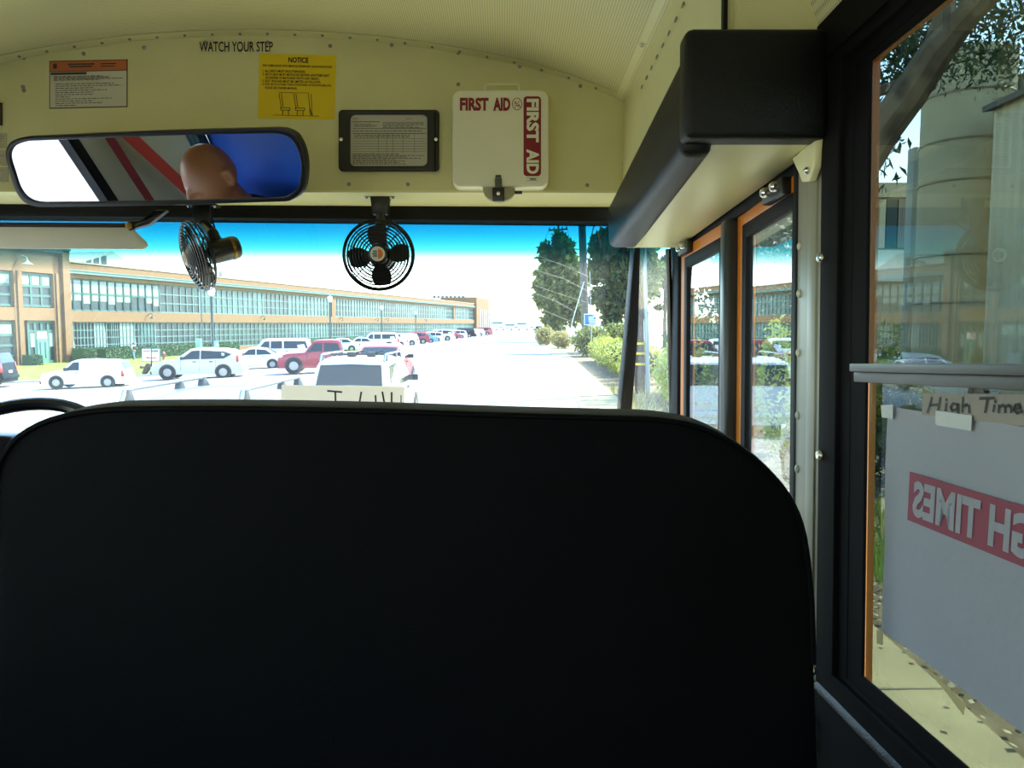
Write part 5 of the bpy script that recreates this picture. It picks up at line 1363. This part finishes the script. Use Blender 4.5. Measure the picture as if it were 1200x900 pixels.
for px in (177.6,):
    mb = MB(); mb.tube([S_(px, 409), S_(px, 441)], .05, 6); mb.build('post', M_trim, r)
for poly, lb in (([(171.5, 425.2), (175.8, 426.8), (173.8, 433), (168.9, 439.8), (165.4, 437.5), (168.6, 430)], 'brown weight leaning left under the arrow sign'), ([(178, 425.6), (182.3, 424.6), (188, 430), (185.8, 436.5), (183, 437.5), (178.4, 435)], 'brown weight leaning right under the arrow sign'), ([(162.8, 429.4), (165, 428.4), (167, 430.2), (166, 432), (163.6, 432.2)], 'small dark round object left of the arrow sign base')):
    p = [S_(x, y) for x, y in poly]; mb = MB(); mb.prism(p, (0, .35, 0)); c = sum(p, Vector()) / len(p); o = mb.build('sign_weight', mat('rust_brown', '#5b4a44', .9, noise=.3, nscale=6), bevel=.05, base=(c.x, d, min(q.z for q in p))); tag(o, lb, 'sign weight', 'weights at the arrow sign')
# pedestrian on the lawn
def pedestrian(base, h, face):
    r = thing('person', 'person in pale top and blue trousers walking by the factory hedge', 'person', base)
    s = h / 1.75; B = Vector(base); V_ = lambda x, y, z: B + Vector((x * cos(face) - y * sin(face), x * sin(face) + y * cos(face), z)) * s
    mb = MB()
    mb.ball(V_(0, 0, 1.63), (.085 * s, .095 * s, .12 * s), 14, 10); mb.tube([V_(0, 0, 1.55), V_(0, -.01, 1.44)], [.05 * s, .06 * s], 10); mb.tube([V_(0, .09, 1.64), V_(0, .115, 1.61)], [.012 * s, .016 * s], 6)
    mb.tube([V_(0, -.01, 1.46), V_(0, -.02, 1.25), V_(0, 0, 1.02), V_(0, 0, .9)], [.09 * s, .16 * s, .13 * s, .15 * s], 14)
    for q in (-1, 1):
        mb.tube([V_(q * .1, -.01, 1.43), V_(q * .19, -.01, 1.40), V_(q * .23, -.05 * q, 1.14), V_(q * .22, .1 - .06 * q, .93)], [.055 * s, .055 * s, .042 * s, .03 * s], 10)
        c = V_(q * .22, .12 - .06 * q, .90)
        for k in range(4): mb.tube([c, V_(q * .21 + (k - 1.5) * .018 * 0, .12 - .06 * q + (k - 1.5) * .02, .85), V_(q * .205, .13 - .06 * q + (k - 1.5) * .018, .80)], [.014 * s, .011 * s, .008 * s], 6)
        mb.tube([c, V_(q * .2, .17 - .06 * q, .86)], [.013 * s, .009 * s], 6)
        mb.tube([V_(q * .08, 0, .9), V_(q * .1, .16 * q + .04, .5), V_(q * .1, .22 * q - .05, .08)], [.09 * s, .06 * s, .042 * s], 10); mb.tube([V_(q * .1, .22 * q - .08, .05), V_(q * .1, .22 * q + .14, .04)], [.045 * s, .035 * s], 8)
    o = mb.build('body', mat('tan_skin', '#a5765a', .6), r, smooth=180); md = o.modifiers.new('fuse', 'REMESH'); md.mode = 'VOXEL'; md.voxel_size = .014; md.use_smooth_shade = True
    mb = MB(); mb.tube([V_(0, -.01, 1.49), V_(0, -.02, 1.25), V_(0, 0, 1.02), V_(0, 0, .92)], [.1 * s, .178 * s, .15 * s, .165 * s], 14)
    for q in (-1, 1): mb.tube([V_(q * .08, -.01, 1.44), V_(q * .19, -.01, 1.40), V_(q * .225, -.04 * q, 1.2)], [.07 * s, .07 * s, .062 * s], 10)
    o = mb.build('shirt', mat('pale_shirt', '#c9c2b8', .8), r, smooth=180); md = o.modifiers.new('fuse', 'REMESH'); md.mode = 'VOXEL'; md.voxel_size = .014; md.use_smooth_shade = True
    mb = MB(); mb.box(0, 0, 0, 0, 0, 0) if False else None
    mb.tube([V_(-.12, -.15, 1.36), V_(-.12, -.17, 1.1)], .04 * s, 6); mb.hexa([V_(x, y, z) for z in (1.02, 1.4) for x, y in ((-.15, -.28), (.15, -.28), (.15, -.15), (-.15, -.15))]); mb.build('backpack', mat('pack_dark', '#3a2c34', .8), r, bevel=.03)
    mb = MB()
    for q in (-1, 1): mb.tube([V_(q * .07, 0, .96), V_(q * .1, .16 * q + .04, .5), V_(q * .1, .22 * q - .05, .11)], [.115 * s, .078 * s, .062 * s], 12)
    o = mb.build('trousers', mat('blue_denim', '#5b7f94', .85), r, smooth=180); md = o.modifiers.new('fuse', 'REMESH'); md.mode = 'VOXEL'; md.voxel_size = .014; md.use_smooth_shade = True
    mb = MB(); mb.ball(V_(0, -.015, 1.67), (.095 * s, .1 * s, .105 * s), 14, 8); mb.build('hair', mat('brown_hair', '#5a3328', .8), r)
p = wY(157, 422.5, 68); p.z = ground(p.x) + .06
pedestrian(p, 1.5, radians(60))
# fire hydrant
p = wY(192, 421.5, 60); g = p.z
mb = MB(); mb.lathe([(.16, 0), (.16, .06), (.1, .08), (.1, .42), (.15, .44), (.15, .48), (.11, .52), (.07, .62), (.03, .66), (0, .66)], (p.x, 60, g), (0, 0, 1), 14); mb.lathe([(.06, -.2), (.06, .2), (0, .2)], (p.x, 60, g + .33), (1, 0, 0), 10); o = mb.build('fire_hydrant', mat('hydrant_rust', '#8a5a4a', .7), base=(p.x, 60, g)); tag(o, 'small rusty hydrant on the lawn right of the arrow sign', 'hydrant')

# ---------------------------------------------------------------- poles, wires, signs on the right
def pole(name, label, pts, r0, r1, m, cat='utility pole'):
    r = thing(name, label, cat, pts[0]); mb = MB(); n = len(pts); mb.tube(pts, [r0 + (r1 - r0) * i / (n - 1) for i in range(n)], 10); mb.build('shaft', m, r); return r
d = 58; b = wY(687, 420, d); b.z = 0; t = wY(681, 230, d)
pr = pole('utility_pole', 'thick grey wooden utility pole standing before the big trees', [b, t], .30, .27, M_wood)
mb = MB(); mb.tube([wY(690.5, 318, d) + Vector((0, -.3, 0)), wY(691.5, 365, d) + Vector((0, -.3, 0)), wY(692, 412, d) + Vector((0, -.3, 0))], .05, 6); mb.build('conduit', M_alu, pr)
d2 = 140; t = wY(654, 250, d2); b = Vector((t.x + .6, d2, 0))
pr2 = pole('utility_pole', 'far utility pole with crossarm rising behind the left tree', [b, t], .24, .16, M_darkwood)
ca = wY(643, 270, d2), wY(665, 268.5, d2)
mb = MB(); mb.tube(ca, .14, 6); xa = mb.build('crossarm', M_darkwood, pr2)
for f in (.05, .3, .72, .95):
    mb = MB(); q = ca[0].lerp(ca[1], f); mb.lathe([(.1, 0), (.14, .25), (.06, .5), (0, .55)], q, (0, 0, 1), 8); mb.build('insulator', M_tealL, xa)
for k, (f, tgt, lb) in enumerate(((.0, (632, 294), 'leftmost thin wire from the far crossarm'), (.4, (640, 300), 'thin wire dropping behind the left tree crown'), (1.0, (672, 300), 'rightmost thin wire from the far crossarm'))):
    q = ca[0].lerp(ca[1], f); e = wY(*tgt, 170); mb = MB(); mb.tube([q, q.lerp(e, .5) + Vector((0, 0, -.3)), e], .035, 4); o = mb.build('power_line', M_trim, base=q); tag(o, lb, 'wire', 'wires on the far crossarm')
q0, q1 = wY(682, 318, 58), wY(700, 250, 40); mb = MB(); mb.tube([q0, q1], .03, 4); o = mb.build('power_line', M_trim, base=q0); tag(o, 'dark wire slanting up from the thick pole to the upper right', 'wire', 'wires by the thick pole')
q0, q1 = wY(684.5, 330, 57.5), wY(671.5, 374, 57.5); q1.z = max(q1.z, .0); mb = MB(); mb.tube([q0, q1, wY(666, 398, 57.5)], .045, 5); o = mb.build('guy_wire', mat('galvanised', '#a8b0b0', .4, metal=.5), base=q0); tag(o, 'pale guy wire sloping left from the thick pole', 'wire', 'wires by the thick pole')
# blue board
d = 52; V = lambda px, py: wY(px, py, d)
r = thing('blue_sign', 'small blue sign with white lines on a thin post', 'sign', (V(697, 0).x, d, .05))
mb = MB(); mb.box(V(687.2, 0).x, V(701.8, 0).x, d - .02, d, V(0, 381).z, V(0, 367.8).z); mb.build('board', mat('sign_white', '#e3e8e8', .5), r)
mb = MB(); mb.box(V(687.9, 0).x, V(701.2, 0).x, d - .04, d - .02, V(0, 380.3).z, V(0, 368.6).z); mb.build('blue_face', mat('sign_blue', '#2d6fc0', .5), r)
mb = MB(); o_ = V(687.9, 380.3); bar_lines(mb, o_, V(701.2, 380.3) - o_, V(687.9, 368.6) - o_, [(.12, .85, .72, .08), (.12, .6, .58, .08), (.12, .85, .43, .08), (.15, .85, .28, .08), (.2, .75, .1, .1), (.5, .8, .85, .07)], (0, -.045, 0)); mb.build('white_lines', mat('sign_white', '#e3e8e8', .5), r, smooth=0)
mb = MB(); mb.tube([(V(696.5, 0).x, d + .03, 0), (V(695.5, 0).x, d + .03, V(0, 367).z)], .045, 6); mb.build('post', M_alu, r)
# dark pole with yellow bands and the grey pipe beside it, behind the bus's corner post
d = 25; U = lambda px, py: wY(px, py, d)
b = U(750, 460); b.z = 0; t = U(747, 240)
r = pole('utility_pole', 'dark wooden pole with yellow reflective bands behind the corner post', [b, t], .17, .13, M_darkwood)
for y in (402.5, 414, 426.5):
    q = U(749.3, y); mb = MB(); mb.lathe([(.158, -.035), (.185, -.035), (.185, .035), (.158, .035)], (b.x + (t.x - b.x) * (q.z - b.z) / (t.z - b.z), d, q.z), (0, 0, 1), 16); mb.build('yellow_band', mat('reflect_yellow', '#e0c020', .5), r)
b = U(759.5, 454); b.z = 0.02; pole('grey_pipe', 'pale grey guard pipe standing beside the yellow-banded pole', [b, U(757.5, 380), U(755.5, 322), U(754, 250)], .075, .065, mat('pipe_grey', '#9fb0b4', .45, metal=.3), 'pipe')
d = 78; t = wY(779.5, 299, d); b = Vector((t.x + .1, d, 0))
pr3 = pole('utility_pole', 'thin dark utility pole seen through the corner glass', [b, t], .2, .16, M_darkwood)
mb = MB(); mb.tube([wY(777, 304, d), wY(784.5, 306, d)], .1, 5); mb.build('crossarm', M_darkwood, pr3)
q0, q1 = wY(779.5, 309, d), wY(745, 292, 96); mb = MB(); mb.tube([q0, q1], .04, 4); o = mb.build('power_line', M_trim, base=q0); tag(o, 'dark wire from the thin pole in the corner glass', 'wire')
# ================================================================== PLANTS AND THE YARD ON THE RIGHT
FRAME = IDENT
def leafmat(name, c1, c2, tr=.35):
    if name in _mats: return _mats[name]
    m = mat(name, c1, .55, color2=c2, nscale=1.3)
    nt = m.node_tree; b = nt.nodes['Principled BSDF']; t = nt.nodes.new('ShaderNodeBsdfTranslucent'); mx = nt.nodes.new('ShaderNodeMixShader'); mx.inputs[0].default_value = tr
    src = b.inputs['Base Color'].links[0].from_socket
    nt.links.new(src, t.inputs[0]); nt.links.new(b.outputs[0], mx.inputs[1]); nt.links.new(t.outputs[0], mx.inputs[2]); nt.links.new(mx.outputs[0], nt.nodes['Material Output'].inputs[0])
    return m
L_dark = leafmat('dark_leaf', '#32482a', '#1f3320'); L_mid = leafmat('mid_leaf', '#8c8c48', '#566a36', .5); L_hedge = leafmat('hedge_leaf', '#b4b24e', '#8a9644'); L_box = leafmat('clipped_leaf', '#3f6136', '#2f4c2e'); L_dry = leafmat('dry_leaf', '#b5a468', '#8e8a4c'); L_euc = leafmat('gum_leaf', '#3b4a2c', '#25341f'); L_bright = leafmat('bright_leaf', '#bcc04e', '#8da244')
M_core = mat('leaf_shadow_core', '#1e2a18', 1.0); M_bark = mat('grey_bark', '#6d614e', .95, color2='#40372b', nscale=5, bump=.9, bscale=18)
def leaves(blobs, n, size, rnd, aspect=.5, shell=.55, droop=0.0):
    """n leaf blades scattered through ellipsoid blobs (centre, radii)"""
    mb = MB(); vol = [(b[1][0] * b[1][1] * b[1][2]) ** .667 for b in blobs]; tot = sum(vol)
    for (c, r), v in zip(blobs, vol):
        c = Vector(c)
        for _ in range(int(n * v / tot)):
            d = Vector((rnd.gauss(0, 1), rnd.gauss(0, 1), rnd.gauss(0, 1))).normalized(); q = shell + (1 - shell) * rnd.random() ** .5
            q *= .8 + .25 * rnd.random()
            p = c + Vector((d.x * r[0], d.y * r[1], d.z * r[2])) * q
            a = Vector((rnd.gauss(0, 1), rnd.gauss(0, 1), rnd.gauss(0, 1) - droop)).normalized(); b = a.orthogonal().normalized(); b.rotate(Matrix.Rotation(rnd.uniform(0, 6.28), 3, a))
            s = size * rnd.uniform(.6, 1.25); a *= s; b *= s * aspect / 2; k = a.cross(b).normalized() * s * .08
            mb.add([p, p + a * .5 + b + k, p + a, p + a * .5 - b + k], [(0, 1, 2, 3)])
    return mb
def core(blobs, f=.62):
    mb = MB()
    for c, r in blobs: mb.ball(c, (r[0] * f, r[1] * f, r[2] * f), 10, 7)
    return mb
def plant(name, label, cat, base, blobs, n, size, m, rnd, trunk=None, group=None, aspect=.5, dense=True, droop=0.0, bark=None):
    r = thing(name, label, cat, base, group)
    if trunk:
        mb = MB()
        for path, rad in trunk: mb.tube(path, rad, 9)
        mb.build('trunk', bark or M_bark, r)
    fo = leaves(blobs, n, size, rnd, aspect, droop=droop).build('foliage', m, r, smooth=0, recalc=False)
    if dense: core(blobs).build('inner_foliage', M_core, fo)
    return r
def blob(px, py, d, rpx, ry=None, k=1.0, zr=None):
    p = wY(px, py, d); s = d / F; return (p, (rpx * s, (ry if ry else rpx * s * k), (zr if zr else rpx) * s))
R1 = random.Random(11)
d = 100; bl = [blob(652, 345, d, 22), blob(640, 325, d, 13), blob(636, 350, d, 10), blob(645, 302, d, 12), (blob(660, 292, d, 13)), blob(662, 315, d, 18), blob(668, 345, d, 16), blob(650, 372, d, 14), blob(672, 368, d, 12), blob(640, 290, d, 6), blob(655, 280, d, 7), blob(632, 338, d, 6), blob(678, 325, d, 12)]
bs = wY(657, 400, d); bs.z = 0
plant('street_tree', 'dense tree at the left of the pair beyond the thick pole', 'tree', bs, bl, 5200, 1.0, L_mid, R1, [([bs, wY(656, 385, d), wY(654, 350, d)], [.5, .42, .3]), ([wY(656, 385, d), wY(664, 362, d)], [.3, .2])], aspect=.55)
d = 62; bl = [blob(712, 290, d, 20), blob(735, 280, d, 18), blob(752, 300, d, 18), blob(700, 318, d, 14), blob(728, 318, d, 22), blob(752, 335, d, 20), blob(706, 348, d, 15), blob(728, 352, d, 18), blob(745, 365, d, 14), blob(715, 372, d, 12), blob(740, 262, d, 14), blob(720, 272, d, 10), blob(704, 294, d, 9), blob(765, 318, d, 12)]
bs = wY(712, 408, d); bs.z = .05
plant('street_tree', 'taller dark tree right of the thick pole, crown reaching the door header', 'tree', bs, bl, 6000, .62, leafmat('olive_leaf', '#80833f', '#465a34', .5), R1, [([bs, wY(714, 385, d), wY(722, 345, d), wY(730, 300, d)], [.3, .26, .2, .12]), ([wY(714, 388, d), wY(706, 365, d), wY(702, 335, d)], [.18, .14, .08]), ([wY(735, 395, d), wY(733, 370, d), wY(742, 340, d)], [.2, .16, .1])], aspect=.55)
d = 88; bl = [blob(771, 330, d, 7), blob(768, 345, d, 6, zr=4), blob(776, 318, d, 7, zr=5), blob(782, 335, d, 6, zr=4), blob(772, 360, d, 5, zr=3), blob(786, 350, d, 6, zr=5), blob(780, 306, d, 6, zr=4)]
bs = wY(784, 400, d); bs.z = .05
plant('pine_tree', 'sparse feathery pine behind the thin pole in the corner glass', 'tree', bs, bl, 1500, .6, L_dark, R1, [([bs, wY(784, 360, d), wY(780, 310, d)], [.22, .18, .08]), ([wY(784, 362, d), wY(770, 346, d)], [.08, .04]), ([wY(783, 340, d), wY(771, 330, d)], [.08, .04])], dense=False, aspect=.3)
# hedges along the pavement
def hedge(name, label, pts, w, h, n, size, m, group=None, gz=.05, wob=.15):
    bl = []; L_ = 0
    for a, b in zip(pts, pts[1:]):
        a, b = Vector(a), Vector(b); k = max(1, int((b - a).length / (w * .7)))
        for i in range(k): 
            c = a.lerp(b, i / k); bl.append((Vector((c.x, c.y, gz + h * .5)), (w * .5 * R1.uniform(1 - wob, 1 + wob), w * .55, h * .5 * R1.uniform(1 - wob, 1 + wob))))
    return plant(name, label, 'hedge', (pts[0][0], pts[0][1], gz), bl, n, size, m, R1)
hedge('hedge', 'bright yellow-green hedge along the pavement, left of the corner post', [(4.95, 29), (5.0, 33), (5.25, 41), (5.5, 48)], 2.0, 1.6, 8000, .17, L_hedge)
hedge('hedge', 'taller darker bushes behind the bright hedge, right of the blue sign', [(5.6, 54), (7.6, 56), (9.5, 56)], 2.8, 2.3, 3000, .3, L_mid)
hedge('hedge', 'pale sunlit hedge seen through the corner glass beside the door', [(4.75, 21.0), (5.0, 23.2)], 1.5, 1.8, 4000, .15, L_bright)
hedge('hedge', 'dark bushes behind the pale hedge in the corner glass', [(8, 34), (11, 36)], 3.0, 2.6, 2500, .3, L_box)
hedge('bush', 'dry straw-coloured bush at the foot of the thick pole', [(4.6, 72), (6.0, 74)], 2.2, 1.7, 1500, .3, L_dry)
hedge('bush', 'low dry bush left of the thick pole, nearer the road', [(3.6, 85), (4.6, 86)], 2.4, 2.0, 1200, .32, L_dry)
hedge('bush', 'leafy bush seen through the front door leaf', [(4.6, 15.8), (5.4, 17)], 1.3, 1.9, 1800, .12, L_mid)
hedge('bush', 'tall narrow sunlit bush seen through the rear door leaf', [(4.55, 13.2), (4.62, 13.6)], .7, 2.35, 1700, .10, L_bright)
# dark thicket added behind the door so the glass reflections show
bl = [((7.2, 20, 2.2), (1.6, 2.2, 2.6)), ((7.5, 24.5, 3.8), (1.9, 2.3, 3.4)), ((5.7, 10.5, .45), (.9, 1.1, .7)), ((7.0, 15.4, .7), (1.2, 1.3, .9))]
plant('thicket', 'dark thicket added as backing behind the folding door', 'thicket', (6.6, 18, .05), bl, 9000, .2, L_dark, R1)
# dry grass, leaf litter, tufts
mb = MB()
for _ in range(900):
    y = R1.uniform(15, 27); x = kx(y) + 1.3 + R1.random() ** 1.5 * 1.6; h = R1.uniform(.1, .4); a = R1.uniform(0, 6.28); l = R1.uniform(.05, .25)
    p = Vector((x, y, .03)); b = Vector((cos(a), sin(a), 0)); mb.add([p - b.orthogonal() * .01, p + b.orthogonal() * .01, p + b * l + Vector((0, 0, h))], [(0, 1, 2)])
o = mb.build('dry_grass', mat('straw', '#b3a468', .9, color2='#8f8a4a', nscale=2), smooth=0, recalc=False); o['kind'] = 'stuff'; tag(o, 'dry straw grass tufts on the dirt beside the pavement', 'grass')
mb = MB()
for _ in range(3600):
    y = R1.uniform(3.5, 16); x = kx(y) + (1.3 if R1.random() < .97 else .3) + R1.random() * 3.0; a = R1.uniform(0, 6.28); s = R1.uniform(.025, .06); p = Vector((x, y, .065)); u = Vector((cos(a), sin(a), R1.uniform(-.2, .5))) * s; v = Vector((-sin(a), cos(a), R1.uniform(-.2, .5))) * s * .5
    mb.add([p, p + u * .5 + v, p + u, p + u * .5 - v], [(0, 1, 2, 3)])
o = mb.build('leaf_litter', mat('fallen_leaf', '#8d7a58', .9, color2='#c0b192', nscale=4), smooth=0, recalc=False); o['kind'] = 'stuff'; tag(o, 'fallen dry leaves scattered on the dirt beside the bus', 'leaf litter')
mb = MB()
for _ in range(700):
    y = R1.uniform(6.3, 9.0); x = R1.uniform(3.2, 4.4); h = R1.uniform(.15, .4); a = R1.uniform(0, 6.28); p = Vector((x, y, .03)); b = Vector((cos(a), sin(a), 0)); mb.add([p - b.orthogonal() * .012, p + b.orthogonal() * .012, p + b * .15 + Vector((0, 0, h))], [(0, 1, 2)])
o = mb.build('green_grass', leafmat('grass_blade', '#7d9a38', '#4d6a2a'), smooth=0, recalc=False); o['kind'] = 'stuff'; tag(o, 'green grass tufts at the foot of the leaning tree', 'grass')
# clipped hedges at the factory
def clipped(name, label, s0, s1, z1, o0, o1, n, group):
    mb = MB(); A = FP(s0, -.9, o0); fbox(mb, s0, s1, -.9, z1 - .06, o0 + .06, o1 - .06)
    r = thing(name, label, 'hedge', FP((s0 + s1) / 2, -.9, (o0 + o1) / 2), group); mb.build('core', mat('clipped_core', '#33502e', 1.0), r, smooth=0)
    mb = MB()
    for _ in range(n):
        s = R1.uniform(s0, s1); f = R1.random()
        p = FP(s, R1.uniform(-.85, z1), o1 + R1.uniform(-.05, .04)) if f < .6 else FP(s, z1 + R1.uniform(-.06, .05), R1.uniform(o0, o1))
        a = Vector((R1.gauss(0, 1), R1.gauss(0, 1), R1.gauss(0, 1))).normalized() * .16; b = a.orthogonal().normalized() * .06; mb.add([p - a * .5, p + b, p + a * .5, p - b], [(0, 1, 2, 3)])
    mb.build('foliage', L_box, r, smooth=0, recalc=False)
clipped('hedge', 'small clipped block of hedge right of the factory entrance', fs(62), fs(78), .28, 1.7, 2.9, 900, 'clipped factory hedges')
clipped('hedge', 'long low clipped hedge under the factory windows behind the arrow sign', fs(101), fs(262), .22, .4, 2.0, 5000, 'clipped factory hedges')
clipped('hedge', 'clipped hedge under the factory windows behind the red pickup', fs(330), fs(470), .3, .4, 2.0, 3000, 'clipped factory hedges')
clipped('hedge', 'small clipped block of hedge left of the factory entrance', fs(2) , fs(13), -.1, 1.7, 2.8, 600, 'clipped factory hedges')

# ---- leaning street tree over the bus
d0 = 8.0
tb = Vector((3.35, 8.1, .03)); T = lambda px, py, d: wY(px, py, d)
tr1 = [tb, tb + Vector((-.02, -.05, .8)), T(975, 300, 7.9), T(1003, 205, 7.7), T(1036, 150, 7.5), T(1066, 110, 7.3), T(1097, 62, 7.1), T(1130, 22, 6.9), T(1165, -15, 6.7), T(1230, -80, 6.4), T(1300, -190, 6.0)]
r1 = [.30, .22, .19, .18, .175, .165, .15, .115, .11, .10, .07]
tr2 = [T(1086, 90, 7.2), T(1095, 55, 7.2), T(1106, 20, 7.25), T(1112, -30, 7.3), T(1130, -150, 7.4)]
tr3 = [T(1012, 212, 7.7), T(1000, 120, 8.2), T(1060, 95, 9.0), T(1090, 70, 9.6)]
bl = [blob(1045, 90, 9.2, 36), blob(1068, 62, 8.8, 30), blob(1035, 130, 9.0, 22), blob(1048, 165, 9.2, 17), blob(1040, 195, 9.2, 12), blob(1056, 203, 9.2, 9, zr=7), blob(1032, 215, 9.2, 8, zr=12), blob(1080, 30, 8.8, 30), blob(1150, 70, 9.4, 20, zr=14), blob(1172, 70, 9.2, 16, zr=14), blob(1160, 45, 9.4, 20), blob(1188, 55, 9.3, 16), blob(1196, 90, 9.3, 9, zr=14), blob(1142, 88, 9.5, 10, zr=8), blob(1180, 25, 9.2, 20), blob(1130, 10, 9.4, 18), blob(1128, 65, 9.6, 10), blob(1205, 30, 9, 12)]
bl += [((4.6, 2.9, 7.4), (1.5, 1.15, .9)), ((3.6, -1.2, 7.2), (2.0, 1.6, 1.2)), ((2.6, 8.5, 8.2), (2.4, 2.4, 1.6)), ((5.2, 10.2, 7.2), (2.3, 2.0, 1.6)), ((5.6, 12.8, 7.4), (2.3, 2.0, 1.6)), ((9.8, 16.5, 8.8), (3.0, 2.8, 1.5)), ((8.6, 13.0, 8.8), (2.6, 2.4, 1.3))]  # crown clumps added mostly out of view to shade window, papers and dirt
plant('leaning_tree', 'leaning grey-barked tree with forked limb outside the side window', 'tree', tb, bl, 19000, .15, L_euc, R1, [(tr1, r1), (tr2, [.12, .10, .09, .08, .05]), (tr3, [.09, .07, .05, .03])], aspect=.34, dense=False, droop=.8)
plant('shrub', 'small leafy shrub below the tree, just above the window rail', 'shrub', (6.0, 12.6, .05), [((6.1, 12.6, 1.2), (.42, .4, .75)), ((6.45, 12.6, 1.1), (.3, .4, .6)), ((5.85, 12.5, .8), (.3, .3, .7)), ((6.15, 12.6, 2.0), (.22, .3, .35)), ((6.7, 12.7, .9), (.35, .35, .7))], 1700, .12, L_mid, R1, dense=False)

# ---- silo, corrugated shed, low building
M_silo = mat('silo_concrete', '#a39a7c', .85, noise=.12, nscale=1.2, bump=.15, bscale=6)
sx_, sy_, sr_ = 15.05, 26.0, 1.37
zt = wY(1100, 66, 26).z
si = thing('silo', 'tall pale concrete silo with steel hoops and a ladder pipe', 'silo', (sx_, sy_, 0))
mb = MB(); mb.lathe([(sr_, 0), (sr_, zt), (sr_ - .15, zt + .05), (0, zt + .25)], (sx_, sy_, 0), (0, 0, 1), 48); mb.build('shell', M_silo, si)
for py in (108, 164, 212, 299, 355):
    z = wY(1095, py, 25.2).z; mb = MB(); mb.tube([(sx_ + (sr_ + .02) * cos(2 * pi * k / 48), sy_ + (sr_ + .02) * sin(2 * pi * k / 48), z) for k in range(48)], .035, 5, closed=True); mb.build('hoop', mat('hoop_steel', '#8c8a7c', .35, metal=.8), si)
an = radians(-72); px_, py_ = sx_ + (sr_ + .12) * cos(an), sy_ + (sr_ + .12) * sin(an)
mb = MB(); mb.tube([(px_, py_, 3.0), (px_, py_, zt - .5)], .035, 6); pp_ = mb.build('pipe', mat('pipe_tan', '#8c846a', .6), si)
mb = MB()
for k in range(16):
    z = 5.6 + k * .42
    if z < zt - .6: mb.tube([(px_ - .45, py_ + .02, z - .06), (px_ - .2, py_ - .06, z), (px_ + .25, py_ + .06, z + .03)], .025, 5)
mb.build('rungs', mat('pipe_tan', '#8c846a', .6), pp_)
mb = MB()
for z in (wY(1150, 205, 25).z, wY(1150, 230, 25).z): mb.box(px_ - .1, px_ + .12, py_ - .14, py_ + .02, z, z + .28)
mb.build('valve', M_trim, pp_)
mb = MB(); a2 = radians(-25); q = Vector((sx_ + (sr_ + .2) * cos(a2), sy_ + (sr_ + .2) * sin(a2), 0)); mb.box(q.x - .15, q.x + .5, q.y - .2, q.y + .3, wY(1175, 108, 25).z, wY(1175, 82, 25).z); mb.build('vent_box', mat('vent_grey', '#8f948c', .6), si, bevel=.02)
# corrugated shed
cs = thing('corrugated_shed', 'tall cream corrugated-metal shed beside the silo', 'building', (14.6, 10, 0))
x0, y0, y1, ht = 14.35, -14, 23.4, 8.75
rows = [[], []]
n = int((y1 - y0) / .1)
for i in range(n + 1):
    y = y0 + (y1 - y0) * i / n; off = .06 if (i // 2) % 2 else -.0
    for k, z in enumerate((0, ht)): rows[k].append((x0 + off, y, z))
mb = MB(); mb.grid(rows); mb.build('ribbed_wall', mat('cream_metal', '#b9af90', .55, noise=.1, nscale=.6), cs, smooth=0)
mb = MB(); mb.box(x0 + .08, x0 + 14, y0, y1 - .02, 0, ht - .02); mb.build('shed_body', mat('cream_metal', '#b9af90', .55), cs, smooth=0)
mb = MB(); mb.hexa([(x0 - .25, y0, ht - .12), (x0 + 14, y0, ht + 1.8), (x0 + 14, y1 + .2, ht + 1.8), (x0 - .25, y1 + .2, ht - .12), (x0 - .25, y0, ht + .05), (x0 + 14, y0, ht + 2), (x0 + 14, y1 + .2, ht + 2), (x0 - .25, y1 + .2, ht + .05)]); mb.build('roof', mat('dark_fascia', '#3a3830', .6), cs, smooth=0)
# low tan building behind
lb_ = thing('yard_building', 'tan flat-roofed building with shuttered windows left of the silo', 'building', (19, 40, 0))
d = 40; X0, X1 = 16.4, 21.8
Zp = lambda py: wY(1040, py, d).z
mb = MB(); mb.box(X0, X1 + 6, d, d + 12, 0, Zp(216)); mb.build('wall', mat('tan_render', '#a89878', .85, noise=.08, nscale=.8), lb_, smooth=0)
mb = MB(); mb.box(X0 - .1, X1 + 6, d - .25, d, Zp(232), Zp(215)); mb.build('parapet', mat('tan_parapet', '#b3a684', .85), lb_, smooth=0)
mb = MB(); mb.box(X0, X1 + 6, d - .12, d, Zp(330), Zp(293)); mb.build('white_band', mat('white_render', '#c9cbbf', .8), lb_, smooth=0)
for a, b, m, nm in ((1029, 1036, mat('cream_frame', '#b9ad8c', .6), 'shutter'), (1037, 1049, M_paneD, 'window'), (1051, 1070, mat('grey_slats', '#7d786b', .6), 'shutter')):
    xa, xb = wY(a, 260, d).x, wY(b, 260, d).x; mb = MB(); mb.box(xa, xb, d - .15, d, Zp(291), Zp(234)); w = mb.build(nm, m, lb_, smooth=0)
    if nm == 'shutter' and b > 1060:
        mb = MB()
        for k in range(9): mb.box(xa + (xb - xa) * k / 9, xa + (xb - xa) * (k + .5) / 9, d - .2, d - .14, Zp(291), Zp(234))
        mb.build('slats', mat('grey_slats2', '#938d7c', .6), w, smooth=0)
mb = MB(); q = wY(1076, 230, 30); mb.box(q.x - .22, q.x + .22, 30, 30.5, 0, wY(1076, 172, 30).z); o = mb.build('steel_column', mat('column_grey', '#7f8378', .6), base=(q.x, 30, 0), bevel=.03); tag(o, 'narrow grey column rising just left of the silo', 'column')
for o in bpy.data.objects:
    if '_base' in o: del o['_base']
